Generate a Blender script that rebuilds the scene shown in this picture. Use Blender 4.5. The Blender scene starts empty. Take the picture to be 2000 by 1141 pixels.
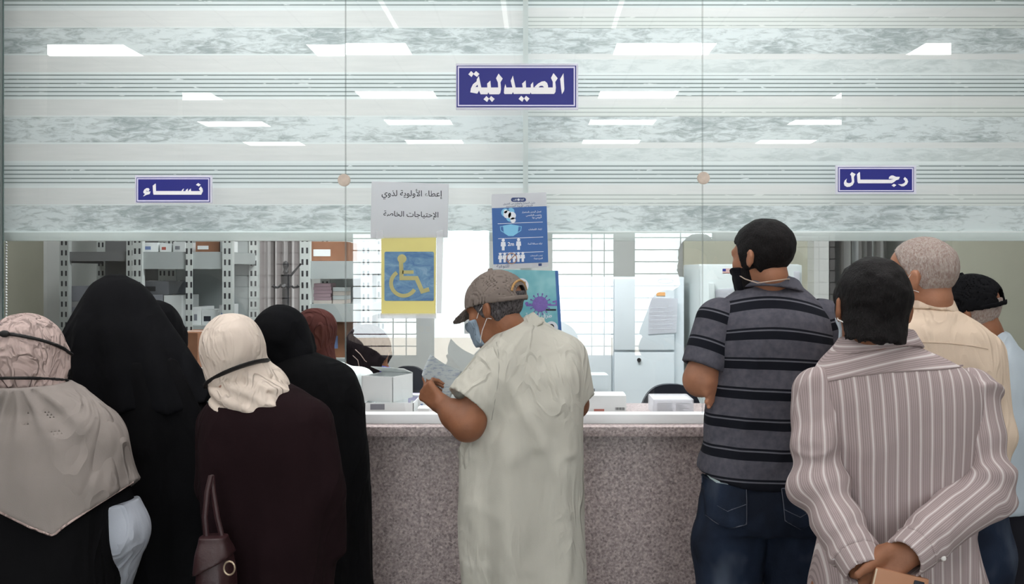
import bpy, bmesh, math, random
import numpy as np
from mathutils import Matrix, Vector

SC = bpy.context.scene
COL = SC.collection
# ------------------------------------------------------------------ camera, world, exposure
FL = 0.2     # floor level (the eye is 1.4 above it)
F, U0, V0, HC, DG = 1944.0, 1050.0, 530.0, 1.6, 3.3     # focal length in px, vanishing point, eye height, distance to the glass
cam = bpy.data.cameras.new('camera')
cam_o = bpy.data.objects.new('camera', cam); COL.objects.link(cam_o)
cam_o.location = (0, -DG, HC); cam_o.rotation_euler = (math.pi/2, 0, 0)
cam.sensor_width = 36; cam.lens = F*36/2000
cam.shift_x = (1000-U0)/2000; cam.shift_y = -(570.5-V0)/2000
cam.clip_start = 0.05
SC.camera = cam_o
SC.view_settings.view_transform = 'Standard'
SC.view_settings.look = 'None'
SC.view_settings.gamma = 1
SC.view_settings.exposure = 0.0
SC.view_settings.use_curve_mapping = False
wd = bpy.data.worlds.new('sky'); SC.world = wd; wd.use_nodes = True
bg = wd.node_tree.nodes['Background']
bg.inputs[0].default_value = (0.93, 0.97, 1.0, 1); bg.inputs[1].default_value = 11.0
PANEL = 13.5        # radiance of the hall's ceiling panels
PANEL_IN = 29.0      # the pharmacy's
SC.cycles.max_bounces = 8; SC.cycles.transparent_max_bounces = 16
SC.cycles.sample_clamp_indirect = 6

# ------------------------------------------------------------------ helpers
def X(u, d): return (u-U0)*d/F
def Z(v, d): return HC-(v-V0)*d/F
def W(u, v, d): return np.array([X(u, d), d-DG, Z(v, d)])

def lin(*c):
    return tuple((x/255/12.92 if x/255 <= .04045 else ((x/255+.055)/1.055)**2.4) for x in c)

MATS = {}
def nm(name):
    m = bpy.data.materials.new(name); m.use_nodes = True
    MATS[name] = m
    return m, m.node_tree, m.node_tree.nodes['Principled BSDF']
def N(nt, t, **kw):
    n = nt.nodes.new(t)
    for k, v in kw.items():
        if k.startswith('i_'):
            n.inputs[int(k[2:]) if k[2:].isdigit() else k[2:]].default_value = v
        else: setattr(n, k, v)
    return n
def col4(c): return (c[0], c[1], c[2], 1)
def coords(nt, scale=(1, 1, 1), rot=(0, 0, 0)):
    tc = N(nt, 'ShaderNodeTexCoord'); mp = N(nt, 'ShaderNodeMapping')
    mp.inputs['Scale'].default_value = scale; mp.inputs['Rotation'].default_value = rot
    nt.links.new(tc.outputs['Object'], mp.inputs[0]); return mp.outputs[0]
def noise(nt, vec, scale, detail=3, rough=.55, dist=0):
    n = N(nt, 'ShaderNodeTexNoise'); n.inputs['Scale'].default_value = scale
    n.inputs['Detail'].default_value = detail; n.inputs['Roughness'].default_value = rough
    n.inputs['Distortion'].default_value = dist
    nt.links.new(vec, n.inputs['Vector']); return n.outputs['Fac']
def ramp(nt, fac, stops, interp='LINEAR'):
    r = N(nt, 'ShaderNodeValToRGB'); e = r.color_ramp; e.interpolation = interp
    while len(e.elements) < len(stops): e.elements.new(.5)
    for el, (p, c) in zip(e.elements, stops): el.position = p; el.color = col4(c)
    nt.links.new(fac, r.inputs[0]); return r.outputs[0]
def math_(nt, op, a, b=None, c=None):
    n = N(nt, 'ShaderNodeMath', operation=op)
    for i, x in enumerate((a, b, c)):
        if x is None: continue
        if isinstance(x, (int, float)): n.inputs[i].default_value = x
        else: nt.links.new(x, n.inputs[i])
    return n.outputs[0]
def mix(nt, fac, a, b):
    n = N(nt, 'ShaderNodeMix', data_type='RGBA')
    for sock, x in ((n.inputs[0], fac), (n.inputs[6], a), (n.inputs[7], b)):
        if isinstance(x, (int, float)): sock.default_value = x
        elif isinstance(x, tuple): sock.default_value = col4(x)
        else: nt.links.new(x, sock)
    return n.outputs[2]
def bump(nt, bs, h, strength=.3, dist=.01):
    b = N(nt, 'ShaderNodeBump'); b.inputs['Strength'].default_value = strength; b.inputs['Distance'].default_value = dist
    nt.links.new(h, b.inputs['Height']); nt.links.new(b.outputs[0], bs.inputs['Normal'])
def simple(name, c, rough=.6, metal=0, var=.06, vs=8, spec=None, bmp=0, bs_=60, stretch=(1, 1, 1)):
    """a plain surface with slight uneven tone and grain"""
    m, nt, bs = nm(name)
    v = coords(nt, stretch)
    n = noise(nt, v, vs)
    lo = tuple(x*(1-var) for x in c); hi = tuple(min(1, x*(1+var)) for x in c)
    nt.links.new(ramp(nt, n, [(.3, lo), (.7, hi)]), bs.inputs['Base Color'])
    bs.inputs['Roughness'].default_value = rough; bs.inputs['Metallic'].default_value = metal
    if spec is not None: bs.inputs['Specular IOR Level'].default_value = spec
    if bmp: bump(nt, bs, noise(nt, v, bs_, 4), bmp, .004)
    return m
def backlit(m, k=.45):
    """lets some of the light behind a thin sheet through"""
    nt = m.node_tree; bs = nt.nodes['Principled BSDF']; tl = N(nt, 'ShaderNodeBsdfTranslucent')
    l = bs.inputs['Base Color'].links
    if l: nt.links.new(l[0].from_socket, tl.inputs[0])
    else: tl.inputs[0].default_value = bs.inputs['Base Color'].default_value
    ms = N(nt, 'ShaderNodeMixShader'); ms.inputs[0].default_value = k
    nt.links.new(bs.outputs[0], ms.inputs[1]); nt.links.new(tl.outputs[0], ms.inputs[2]); nt.links.new(ms.outputs[0], nt.nodes['Material Output'].inputs[0])
    return m
def crease_bump(nt, bs, v, fs, fold, weave):
    a = noise(nt, v, fs*.6, 3, .5, .6); b = noise(nt, coords(nt), 420, 2)
    c = noise(nt, v, fs*.8, 2, .45, 1.6)       # thin creases where this noise passes its middle
    cr = math_(nt, 'MAXIMUM', math_(nt, 'SUBTRACT', 1, math_(nt, 'MULTIPLY', math_(nt, 'ABSOLUTE', math_(nt, 'SUBTRACT', c, .5)), 14)), 0)
    g = noise(nt, v, fs*.35, 2)
    cr = math_(nt, 'MULTIPLY', cr, math_(nt, 'MULTIPLY', math_(nt, 'MAXIMUM', math_(nt, 'SUBTRACT', g, .42), 0), 3))
    h = math_(nt, 'ADD', math_(nt, 'MULTIPLY', a, fold*1.6), math_(nt, 'MULTIPLY', b, weave*.06))
    h = math_(nt, 'ADD', h, math_(nt, 'MULTIPLY', cr, fold*.45))
    bump(nt, bs, h, .9, .05)
def cloth(name, c, var=.1, fold=.5, weave=.15, rough=.9, sheen=0.0, fs=9, stretch=(1, 1, .45)):
    """fabric: tone patches, soft creases and a fine weave as bump"""
    m, nt, bs = nm(name)
    v = coords(nt, stretch)
    n = noise(nt, v, 5, 4)
    lo = tuple(x*(1-var) for x in c); hi = tuple(x*(1+var) for x in c)
    nt.links.new(ramp(nt, n, [(.3, lo), (.7, hi)]), bs.inputs['Base Color'])
    bs.inputs['Roughness'].default_value = rough
    bs.inputs['Specular IOR Level'].default_value = .12
    bs.inputs['Sheen Weight'].default_value = sheen
    crease_bump(nt, bs, v, fs, fold, weave)
    return m

def make_obj(name, verts, faces, mat, parent=None, smooth=True, origin=None):
    me = bpy.data.meshes.new(name)
    v = np.asarray(verts, dtype=float)
    if origin is None and parent is not None: origin = parent_origin(parent)
    if origin is not None and len(v): v = v-np.asarray(origin)
    me.from_pydata(v.tolist(), [], [list(map(int, f)) for f in faces] if not isinstance(faces, np.ndarray) else faces.tolist())
    if isinstance(mat, (list, tuple)):
        for m in mat: me.materials.append(m)
    else: me.materials.append(mat)
    if smooth: me.polygons.foreach_set('use_smooth', [True]*len(me.polygons))
    me.update()
    o = bpy.data.objects.new(name, me); COL.objects.link(o)
    if parent is not None: o.parent = parent
    elif origin is not None: o.location = origin
    return o
def parent_origin(p):
    o = np.zeros(3)
    while p is not None:
        o = o+np.array(p.location); p = p.parent
    return o
def empty(name, loc, label, cat, group=None):
    o = bpy.data.objects.new(name, None); COL.objects.link(o); o.location = [float(x) for x in loc]
    o.empty_display_size = .1
    o['label'] = label; o['category'] = cat
    if group: o['group'] = group
    return o
def tag(o, label, cat, group=None):
    o['label'] = label; o['category'] = cat
    if group: o['group'] = group
    return o
def struct(o): o['kind'] = 'structure'; return o

class MB:
    """collects shapes into one mesh"""
    def __init__(s): s.v = []; s.f = []; s.m = []
    def add(s, verts, faces, mi=0):
        b = len(s.v); s.v += [tuple(map(float, p)) for p in verts]
        for f in faces: s.f.append([i+b for i in f]); s.m.append(mi)
        return s
    def box(s, lo, hi, bev=0, rz=0, mi=0, piv=None, R=None):
        bm = bmesh.new(); bmesh.ops.create_cube(bm, size=1)
        lo = np.array(lo, float); hi = np.array(hi, float); c = (lo+hi)/2
        for v in bm.verts: v.co = Vector(np.array(v.co)*(hi-lo))
        if bev: bmesh.ops.bevel(bm, geom=list(bm.edges), offset=bev, segments=2, affect='EDGES', profile=.7)
        M = Matrix.Rotation(rz, 3, 'Z') if R is None else R
        pv = Vector(c if piv is None else piv)
        bm.verts.index_update()
        vs = []
        for v in bm.verts:
            p = v.co+Vector(c); vs.append(tuple(M @ (p-pv)+pv))
        s.add(vs, [[v.index for v in f.verts] for f in bm.faces], mi); bm.free(); return s
    def tube(s, pts, r, n=10, mi=0, cap=True):
        pts = [np.array(p, float) for p in pts]; rs = r if isinstance(r, (list, tuple, np.ndarray)) else [r]*len(pts)
        base = len(s.v); up = None
        for i, p in enumerate(pts):
            t = pts[min(i+1, len(pts)-1)]-pts[max(i-1, 0)]; t = t/np.linalg.norm(t)
            if up is None:
                a = np.array([0, 0, 1.]) if abs(t[2]) < .9 else np.array([1., 0, 0])
            else: a = up
            b1 = a-t*np.dot(a, t); b1 /= np.linalg.norm(b1); up = b1; b2 = np.cross(t, b1)
            for k in range(n):
                q = 2*math.pi*k/n
                s.v.append(tuple(p+(b1*math.cos(q)+b2*math.sin(q))*rs[i]))
        for i in range(len(pts)-1):
            for k in range(n):
                s.f.append([base+i*n+k, base+i*n+(k+1) % n, base+(i+1)*n+(k+1) % n, base+(i+1)*n+k]); s.m.append(mi)
        if cap:
            s.f.append([base+k for k in range(n)][::-1]); s.m.append(mi)
            s.f.append([base+(len(pts)-1)*n+k for k in range(n)]); s.m.append(mi)
        return s
    def prism(s, poly, y0, y1, mi=0):
        """polygon in x,z pulled from y0 (front) to y1"""
        n = len(poly)
        v = [(p[0], y0, p[1]) for p in poly]+[(p[0], y1, p[1]) for p in poly]
        f = [list(range(n)), list(range(2*n-1, n-1, -1))]+[[i, i+n, (i+1) % n+n, (i+1) % n] for i in range(n)]
        return s.add(v, f, mi)
    def disc(s, c, r, y0, y1, n=32, mi=0):
        return s.prism([(c[0]+r*math.cos(2*math.pi*k/n), c[1]+r*math.sin(2*math.pi*k/n)) for k in range(n)], y0, y1, mi)
    def stroke(s, pts, w, y0, y1, mi=0):
        """flat pen stroke in the x,z plane"""
        P = np.array(pts, float); L = []; Rr = []
        for i in range(len(P)):
            a = P[i]-P[i-1] if i > 0 else P[1]-P[0]; b = P[i+1]-P[i] if i < len(P)-1 else a
            a = a/np.linalg.norm(a); b = b/np.linalg.norm(b); t = a+b; t = t/max(np.linalg.norm(t), 1e-6)
            nrm = np.array([-t[1], t[0]]); k = 1/max(.4, abs(np.dot(nrm, np.array([-a[1], a[0]]))))
            L.append(P[i]+nrm*w/2*k); Rr.append(P[i]-nrm*w/2*k)
        for i in range(len(P)-1):
            s.prism([L[i], Rr[i], Rr[i+1], L[i+1]], y0, y1, mi)
        return s
    def build(s, name, mat, parent=None, smooth=False, origin=None):
        o = make_obj(name, s.v, s.f, mat, parent, smooth, origin)
        if isinstance(mat, (list, tuple)): o.data.polygons.foreach_set('material_index', s.m)
        bm = bmesh.new(); bm.from_mesh(o.data); bmesh.ops.recalc_face_normals(bm, faces=bm.faces); bm.to_mesh(o.data); bm.free()
        if smooth: o.data.set_sharp_from_angle(angle=math.radians(40))
        return o
def origin_of(lo, hi): return ((lo[0]+hi[0])/2, (lo[1]+hi[1])/2, lo[2])
def slab(name, lo, hi, mat, bev=0, parent=None, rz=0):
    return MB().box(lo, hi, bev, rz).build(name, mat, parent, bev > 0, None if parent is not None else origin_of(lo, hi))

# Arabic letters joined into their contextual shapes, right to left
AR = {'ا': (0xFE8D, 2), 'أ': (0xFE83, 2), 'إ': (0xFE87, 2), 'آ': (0xFE81, 2), 'ب': (0xFE8F, 4), 'ة': (0xFE93, 2), 'ت': (0xFE95, 4), 'ث': (0xFE99, 4),
      'ج': (0xFE9D, 4), 'ح': (0xFEA1, 4), 'خ': (0xFEA5, 4), 'د': (0xFEA9, 2), 'ذ': (0xFEAB, 2), 'ر': (0xFEAD, 2), 'ز': (0xFEAF, 2),
      'س': (0xFEB1, 4), 'ش': (0xFEB5, 4), 'ص': (0xFEB9, 4), 'ض': (0xFEBD, 4), 'ط': (0xFEC1, 4), 'ع': (0xFEC9, 4), 'غ': (0xFECD, 4),
      'ف': (0xFED1, 4), 'ق': (0xFED5, 4), 'ك': (0xFED9, 4), 'ل': (0xFEDD, 4), 'م': (0xFEE1, 4), 'ن': (0xFEE5, 4), 'ه': (0xFEE9, 4),
      'و': (0xFEED, 2), 'ي': (0xFEF1, 4), 'ء': (0xFE80, 1)}
LIG = {'ا': 0xFEFB, 'أ': 0xFEF7, 'إ': 0xFEF9}
def shape_ar(t):
    out = []; i = 0; prev = False
    while i < len(t):
        ch = t[i]
        if ch == 'ل' and i+1 < len(t) and t[i+1] in LIG:
            out.append(chr(LIG[t[i+1]]+(1 if prev else 0))); prev = False; i += 2; continue
        if ch not in AR: out.append(ch); prev = False; i += 1; continue
        b, k = AR[ch]; nxt = i+1 < len(t) and t[i+1] in AR and AR[t[i+1]][1] > 1
        if k == 4: out.append(chr(b+(3 if prev and nxt else 1 if prev else 2 if nxt else 0))); prev = True
        elif k == 2: out.append(chr(b+(1 if prev else 0))); prev = False
        else: out.append(chr(b)); prev = False
        i += 1
    return ''.join(out)[::-1]
def text_geo(mb, body, xc, zc, width, y, mi=0, bold=0.0, rot=0, height=None):
    """adds lettering facing -y, fitted to a width and centred"""
    c = bpy.data.curves.new('lettering', 'FONT'); c.body = body; c.size = 1; c.resolution_u = 3; c.offset = bold
    o = bpy.data.objects.new('lettering', c); COL.objects.link(o)
    bpy.context.view_layer.update(); dg = bpy.context.evaluated_depsgraph_get()
    me = bpy.data.meshes.new_from_object(o.evaluated_get(dg))
    v = np.array([tuple(p.co) for p in me.vertices]); f = [list(p.vertices) for p in me.polygons]
    bpy.data.objects.remove(o); bpy.data.curves.remove(c); bpy.data.meshes.remove(me)
    lo, hi = v.min(0), v.max(0); s = width/(hi[0]-lo[0]); sz = s if height is None else height/(hi[1]-lo[1])
    p = np.stack([(v[:, 0]-(lo[0]+hi[0])/2)*s, np.zeros(len(v)), (v[:, 1]-(lo[1]+hi[1])/2)*sz], 1)
    cr, sr = math.cos(rot), math.sin(rot)
    q = np.stack([xc+p[:, 0]*cr-p[:, 2]*sr, np.full(len(v), y), zc+p[:, 0]*sr+p[:, 2]*cr], 1)
    mb.add(q, f, mi)
# ------------------------------------------------------------------ materials of the place
wall_cream = simple('cream wall paint', lin(196, 196, 178), .75, var=.03, bmp=.05)
wall_white = simple('white wall paint', lin(214, 217, 214), .7, var=.03, bmp=.05)
wall_hall = simple('hall wall paint', lin(158, 157, 152), .75, var=.03, bmp=.05)
alu = simple('white aluminium', lin(222, 226, 228), .35, var=.02)
alu_bar = simple('pale aluminium bar', lin(205, 217, 215), .4, var=.02)
edge_green = simple('green glass edge', lin(70, 92, 88), .2, var=.02)
metal_disc = simple('brushed steel disc', lin(192, 178, 166), .4, .4, var=.1, vs=60)
dark_metal = simple('black metal', lin(28, 29, 33), .4, var=.05)
paper_w = simple('white paper', lin(238, 239, 243), .8, var=.01)
rack_grey = simple('pale grey rack steel', lin(160, 167, 166), .5, var=.05)
carton = simple('brown cardboard', lin(140, 97, 72), .85, var=.1, vs=14)
card_w = simple('white carton board', lin(222, 226, 226), .7, var=.03)
card_g = simple('grey carton board', lin(128, 130, 138), .75, var=.05)
plast_blk = simple('black plastic', lin(32, 36, 48), .45, var=.06)
locker_m = simple('pale blue grey locker steel', lin(212, 221, 226), .45, var=.02)
fridge_m = simple('white enamel', lin(205, 214, 214), .4, var=.02)
floor_m, nt, bs = nm('speckled floor tile')
v = coords(nt); nt.links.new(ramp(nt, noise(nt, v, 90, 3), [(.35, lin(118, 114, 110)), (.65, lin(150, 146, 140))]), bs.inputs['Base Color']); bs.inputs['Roughness'].default_value = .35
ceil_m, nt, bs = nm('ceiling tile')
br = N(nt, 'ShaderNodeTexBrick'); br.offset = 0; br.inputs['Scale'].default_value = 1
br.inputs['Color1'].default_value = col4(lin(205, 207, 205)); br.inputs['Color2'].default_value = col4(lin(210, 211, 208)); br.inputs['Mortar'].default_value = col4(lin(150, 152, 150))
br.inputs['Brick Width'].default_value = .395; br.inputs['Row Height'].default_value = .395; br.inputs['Mortar Size'].default_value = .006
nt.links.new(coords(nt), br.inputs[0]); nt.links.new(br.outputs[0], bs.inputs['Base Color']); bs.inputs['Roughness'].default_value = .9

gran, nt, bs = nm('pink grey granite')
v = coords(nt)
n1 = noise(nt, v, 120, 4, .75); n2 = noise(nt, v, 240, 2, .6); n3 = noise(nt, v, 3.5, 3)
vo = N(nt, 'ShaderNodeTexVoronoi'); vo.inputs['Scale'].default_value = 150; nt.links.new(v, vo.inputs['Vector'])
c1 = ramp(nt, n1, [(.30, lin(52, 47, 50)), (.43, lin(126, 114, 115)), (.56, lin(184, 170, 170)), (.70, lin(240, 228, 226))])
c2 = ramp(nt, vo.outputs['Color'], [(.1, lin(104, 94, 95)), (.5, lin(188, 170, 168)), (.9, lin(232, 216, 212))])
c3 = mix(nt, .4, c1, c2)
c4 = mix(nt, math_(nt, 'MULTIPLY', math_(nt, 'GREATER_THAN', n2, .62), .55), c3, lin(40, 36, 38))
c5 = mix(nt, math_(nt, 'MULTIPLY', n3, .35), c4, lin(140, 122, 120))
nt.links.new(c5, bs.inputs['Base Color']); bs.inputs['Roughness'].default_value = .4

glass_m, nt, bs = nm('clear glass'); nt.nodes.remove(bs)
tr = N(nt, 'ShaderNodeBsdfTransparent'); tr.inputs[0].default_value = (.964, .973, .976, 1)
gl = N(nt, 'ShaderNodeBsdfGlossy'); gl.inputs['Roughness'].default_value = 0; gl.inputs['Color'].default_value = (1, 1, 1, 1)
fr = N(nt, 'ShaderNodeFresnel'); fr.inputs[0].default_value = 1.5
geo = N(nt, 'ShaderNodeNewGeometry')
fac = math_(nt, 'MULTIPLY', math_(nt, 'MULTIPLY', fr.outputs[0], 1.8), math_(nt, 'SUBTRACT', 1, geo.outputs['Backfacing']))
mx = N(nt, 'ShaderNodeMixShader'); nt.links.new(fac, mx.inputs[0]); nt.links.new(tr.outputs[0], mx.inputs[1]); nt.links.new(gl.outputs[0], mx.inputs[2])
nt.links.new(mx.outputs[0], nt.nodes['Material Output'].inputs[0])
clear_m, nt, bs = nm('clear back of glass'); nt.nodes.remove(bs)
tr = N(nt, 'ShaderNodeBsdfTransparent'); nt.links.new(tr.outputs[0], nt.nodes['Material Output'].inputs[0])

def emit(name, c, s):
    m, nt, bs = nm(name); nt.nodes.remove(bs)
    e = N(nt, 'ShaderNodeEmission'); e.inputs[0].default_value = col4(c); e.inputs[1].default_value = s
    nt.links.new(e.outputs[0], nt.nodes['Material Output'].inputs[0]); return m
panel_m = emit('lit ceiling panel', (1, .98, .96), PANEL)
panel_in = emit('lit pharmacy panel', (.985, 1, 1.0), PANEL_IN)
strip_m = emit('lit strip', (1, .98, .95), 3)

# roller-blind fabrics
def blind_mat(name, a, b, kind):
    m, nt, bs = nm(name)
    v = coords(nt, (1, 1, 1))
    if kind == 'mottle':
        n1 = noise(nt, coords(nt, (9, 1, 34)), 1.7, 7, .74, .7); n2 = noise(nt, coords(nt, (2.2, 1, 5)), 1.3, 2)
        s = math_(nt, 'ADD', n1, math_(nt, 'MULTIPLY', math_(nt, 'SUBTRACT', n2, .5), .55))
        c = ramp(nt, s, [(.36, b), (.47, tuple((x+y)/2 for x, y in zip(a, b))), (.56, a)])
    elif kind == 'line':
        sp = N(nt, 'ShaderNodeSeparateXYZ'); nt.links.new(v, sp.inputs[0])
        fr_ = math_(nt, 'FRACT', math_(nt, 'MULTIPLY', math_(nt, 'ADD', sp.outputs[2], 5), 1/.0142))
        brk = noise(nt, coords(nt, (9, 1, 70)), 1.5, 3)
        w = math_(nt, 'MULTIPLY', math_(nt, 'LESS_THAN', fr_, .3), math_(nt, 'GREATER_THAN', brk, .36))
        c = mix(nt, w, a, b)
    else:
        n1 = noise(nt, coords(nt, (3, 1, 40)), 2, 4); c = ramp(nt, n1, [(.3, b), (.7, a)])
    nt.links.new(c, bs.inputs['Base Color']); bs.inputs['Roughness'].default_value = .85
    bump(nt, bs, noise(nt, coords(nt, (1, 1, 3)), 300, 2), .1, .001)
    tl = N(nt, 'ShaderNodeBsdfTranslucent'); nt.links.new(c, tl.inputs[0])
    ms = N(nt, 'ShaderNodeMixShader'); ms.inputs[0].default_value = .28
    nt.links.new(bs.outputs[0], ms.inputs[1]); nt.links.new(tl.outputs[0], ms.inputs[2]); nt.links.new(ms.outputs[0], nt.nodes['Material Output'].inputs[0])
    return m
BA = lin(212, 222, 223)
bl_plain = blind_mat('plain blind weave', lin(220, 224, 223), lin(212, 217, 216), 'plain')
bl_sheer = blind_mat('grey sheer blind weave', lin(216, 220, 219), lin(208, 213, 212), 'plain')
bl_mot = blind_mat('marbled blind weave', BA, lin(158, 170, 171), 'mottle')
bl_mot2 = blind_mat('faint marbled blind weave', lin(214, 223, 223), lin(192, 203, 203), 'mottle')
bl_line = blind_mat('lined blind weave', BA, lin(128, 142, 142), 'line')
bl_line2 = blind_mat('faint lined blind weave', lin(214, 221, 218), lin(176, 186, 184), 'line')
bl_pale = blind_mat('pale blind weave', lin(224, 233, 233), lin(216, 226, 226), 'plain')

# ------------------------------------------------------------------ the setting
XL, XR, YB, YF, CH = -4.2, 3.9, 3.4, -8.5, 3.0          # side walls, pharmacy back wall, hall back wall, ceiling
struct(slab('floor', (XL-.2, YF-.2, 0), (XR+.2, YB+.2, FL), floor_m))
struct(slab('ceiling', (XL-.2, YF-.2, CH), (XR+.2, YB+.2, CH+.1), ceil_m))
struct(slab('wall_left', (XL-.15, YF-.2, 0), (XL, YB+.2, CH), wall_hall))
struct(slab('wall_right', (XR, YF-.2, 0), (XR+.15, YB+.2, CH), wall_hall))
struct(slab('wall_back', (XL, YB, 0), (XR, YB+.15, CH), wall_white))
# walls beside the glass
GX0, GX1 = X(3, DG), 1.98
struct(slab('wall_counter_left', (XL, -.03, 0), (GX0-.02, .0, CH), wall_hall))
struct(slab('wall_counter_right', (GX1+.02, -.06, 0), (XR, .1, CH), wall_hall))
# short wall ends that stand out into the hall on both sides
for nm_, x0, x1, d in (('wall_left_nib', XL, -2.954, 5.9), ('wall_right_nib', 2.49, XR, 5.9), ('wall_left_pier', XL, -2.71, 7.5), ('wall_right_pier', 2.318, XR, 7.5)):
    struct(slab(nm_, (x0, -(d-DG)-.1, 0), (x1, -(d-DG), CH), wall_hall))
# hall back wall with its windows
WB = 11.8/F
wins = []
for a, b, t, s in ((445, 587, 455, 690), (682, 817, 452, 700), (842, 960, 445, 735), (1074, 1204, 452, 700), (1236, 1398, 450, 700), (1535, 1640, 446, 690)):
    wins.append(((a-U0)*WB, (b-U0)*WB, HC-(s-V0)*WB, HC-(t-V0)*WB))
mb = MB(); xs = XL
for x0, x1, z0, z1 in wins:
    mb.box((xs, YF-.15, 0), (x0, YF, CH)); mb.box((x0, YF-.15, 0), (x1, YF, z0)); mb.box((x0, YF-.15, z1), (x1, YF, CH)); xs = x1
mb.box((xs, YF-.15, 0), (XR, YF, CH))
struct(mb.build('wall_hall_back', wall_hall, None, False, (0, YF, 0)))
win_fr = simple('grey window frame', lin(150, 152, 155), .5, var=.03)
bar_m = simple('brown window bar', lin(92, 80, 76), .5, var=.03)
pane_m, nt, bs = nm('window pane'); nt.nodes.remove(bs)
tr = N(nt, 'ShaderNodeBsdfTransparent'); tr.inputs[0].default_value = (.95, .97, .97, 1); nt.links.new(tr.outputs[0], nt.nodes['Material Output'].inputs[0])
pane_t, nt, bs = nm('tinted window pane'); nt.nodes.remove(bs)  # dark tint added so two windows reflect more faintly in the glass
tr = N(nt, 'ShaderNodeBsdfTransparent'); tr.inputs[0].default_value = (.3, .29, .28, 1); nt.links.new(tr.outputs[0], nt.nodes['Material Output'].inputs[0])
for i, (x0, x1, z0, z1) in enumerate(wins):
    e = empty(f'window_{i+1}', ((x0+x1)/2, YF-.08, z0), 'barred window in the hall wall', 'window'); del e['label']; del e['category']; struct(e)
    m = MB()
    for lo, hi in (((x0, z0), (x0+.03, z1)), ((x1-.03, z0), (x1, z1)), ((x0, z0), (x1, z0+.03)), ((x0, z1-.03), (x1, z1))):
        m.box((lo[0], YF-.1, lo[1]), (hi[0], YF-.06, hi[1]))
    m.build('window_frame', win_fr, e)
    MB().box((x0+.03, YF-.085, z0+.03), (x1-.03, YF-.08, z1-.03)).build('window_pane', pane_t if i in (0, 5) else pane_m, e)
    if i == 2: continue
    m = MB(); nb = int((z1-z0)/.142)
    for k in range(1, nb+1): m.box((x0, YF-.035, z0+(z1-z0)*k/(nb+.6)-.006), (x1, YF-.02, z0+(z1-z0)*k/(nb+.6)+.006))
    for fx in ((.63, .82) if i != 4 else (.58,)): m.box((x0+(x1-x0)*fx-.006, YF-.05, z0), (x0+(x1-x0)*fx+.006, YF-.035, z1))
    m.build('window_bar', bar_m, e)
    # daylight enters here
    li = bpy.data.lights.new('daylight_portal', 'AREA'); li.shape = 'RECTANGLE'; li.size = x1-x0; li.size_y = z1-z0
    li.cycles.is_portal = True
    lo_ = bpy.data.objects.new('daylight_portal', li); COL.objects.link(lo_); lo_.location = ((x0+x1)/2, YF-.11, (z0+z1)/2); lo_.rotation_euler = (math.pi/2, 0, math.pi)
x0, x1, z0, z1 = wins[2]
li = bpy.data.lights.new('daylight_portal', 'AREA'); li.shape = 'RECTANGLE'; li.size = x1-x0; li.size_y = z1-z0; li.cycles.is_portal = True
lo_ = bpy.data.objects.new('daylight_portal', li); COL.objects.link(lo_); lo_.location = ((x0+x1)/2, YF-.11, (z0+z1)/2); lo_.rotation_euler = (math.pi/2, 0, math.pi)
# the yard outside, pale and sunlit
yard = simple('pale dusty yard', lin(226, 205, 184), .9, var=.06, vs=1)
struct(slab('ground', (-14, YF-14, -.25), (14, YF-.2, -.12), yard))
# LED panels in the ceiling: 4 columns of 5 in the hall, plus an unseen row added to brighten the signs
pan_fr = simple('white panel trim', lin(225, 226, 226), .5, var=.01)
ROWS = (('added nearest the glass', 3.66), ('just before the queue', 4.5), ('second from the glass', 6.04), ('third from the glass', 7.65), ('fourth from the glass', 9.1), ('farthest from the glass', 10.5))
COLS = (('left outer column', -3.14), ('left inner column', -1.42), ('right inner column', .475), ('right outer column', 2.35))
def led(x0, x1, y0, y1, mat, label, group, z=CH):
    e = empty('ceiling_light', ((x0+x1)/2, (y0+y1)/2, z-.012), label, 'ceiling light', group)
    m = MB(); w = .012
    for lo, hi in (((x0, y0), (x1, y0+w)), ((x0, y1-w), (x1, y1)), ((x0, y0+w), (x0+w, y1-w)), ((x1-w, y0+w), (x1, y1-w))):
        m.box((lo[0], lo[1], z-.014), (hi[0], hi[1], z))
    m.build('frame', pan_fr, e)
    MB().add([(x0+w, y0+w, z-.009), (x1-w, y0+w, z-.009), (x1-w, y1-w, z-.009), (x0+w, y1-w, z-.009)], [[0, 1, 2, 3][::-1]]).build('diffuser', mat, e)
for rn, d in ROWS:
    for cn, x in COLS:
        led(x-.005, x+.63, -(d-DG)-.37, -(d-DG), panel_m, f'lit square ceiling panel of the hall, {cn}, row {rn}', 'hall ceiling panels')
for side, x in (('left', -.8), ('middle', -.175), ('right', .43)):
    e = empty('strip_light', (x, -1.9, CH-.02), f'thin lit strip along the hall ceiling, {side} one of three', 'strip light', 'ceiling strips')
    MB().box((x-.017, -2.36, CH-.02), (x+.017, -1.4, CH)).build('housing', pan_fr, e)
    MB().box((x-.013, -2.355, CH-.024), (x+.013, -1.405, CH-.02)).build('diffuser', strip_m, e)
for nm_, x, y in (('left', -.85, .95), ('middle', -.05, .95), ('right', .75, .95)):
    led(x-.3, x+.3, y-.3, y+.3, panel_in, f'lit square ceiling panel of the pharmacy, {nm_} of three', 'pharmacy ceiling panels')

for nm_, x in (('left end', -2.75), ('right end', 2.5)):  # unseen panels added to brighten the cream walls at both ends
    led(x-.17, x+.17, 1.9, 2.24, panel_in, f'small added ceiling panel at the {nm_} of the pharmacy', 'added pharmacy panels')

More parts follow.
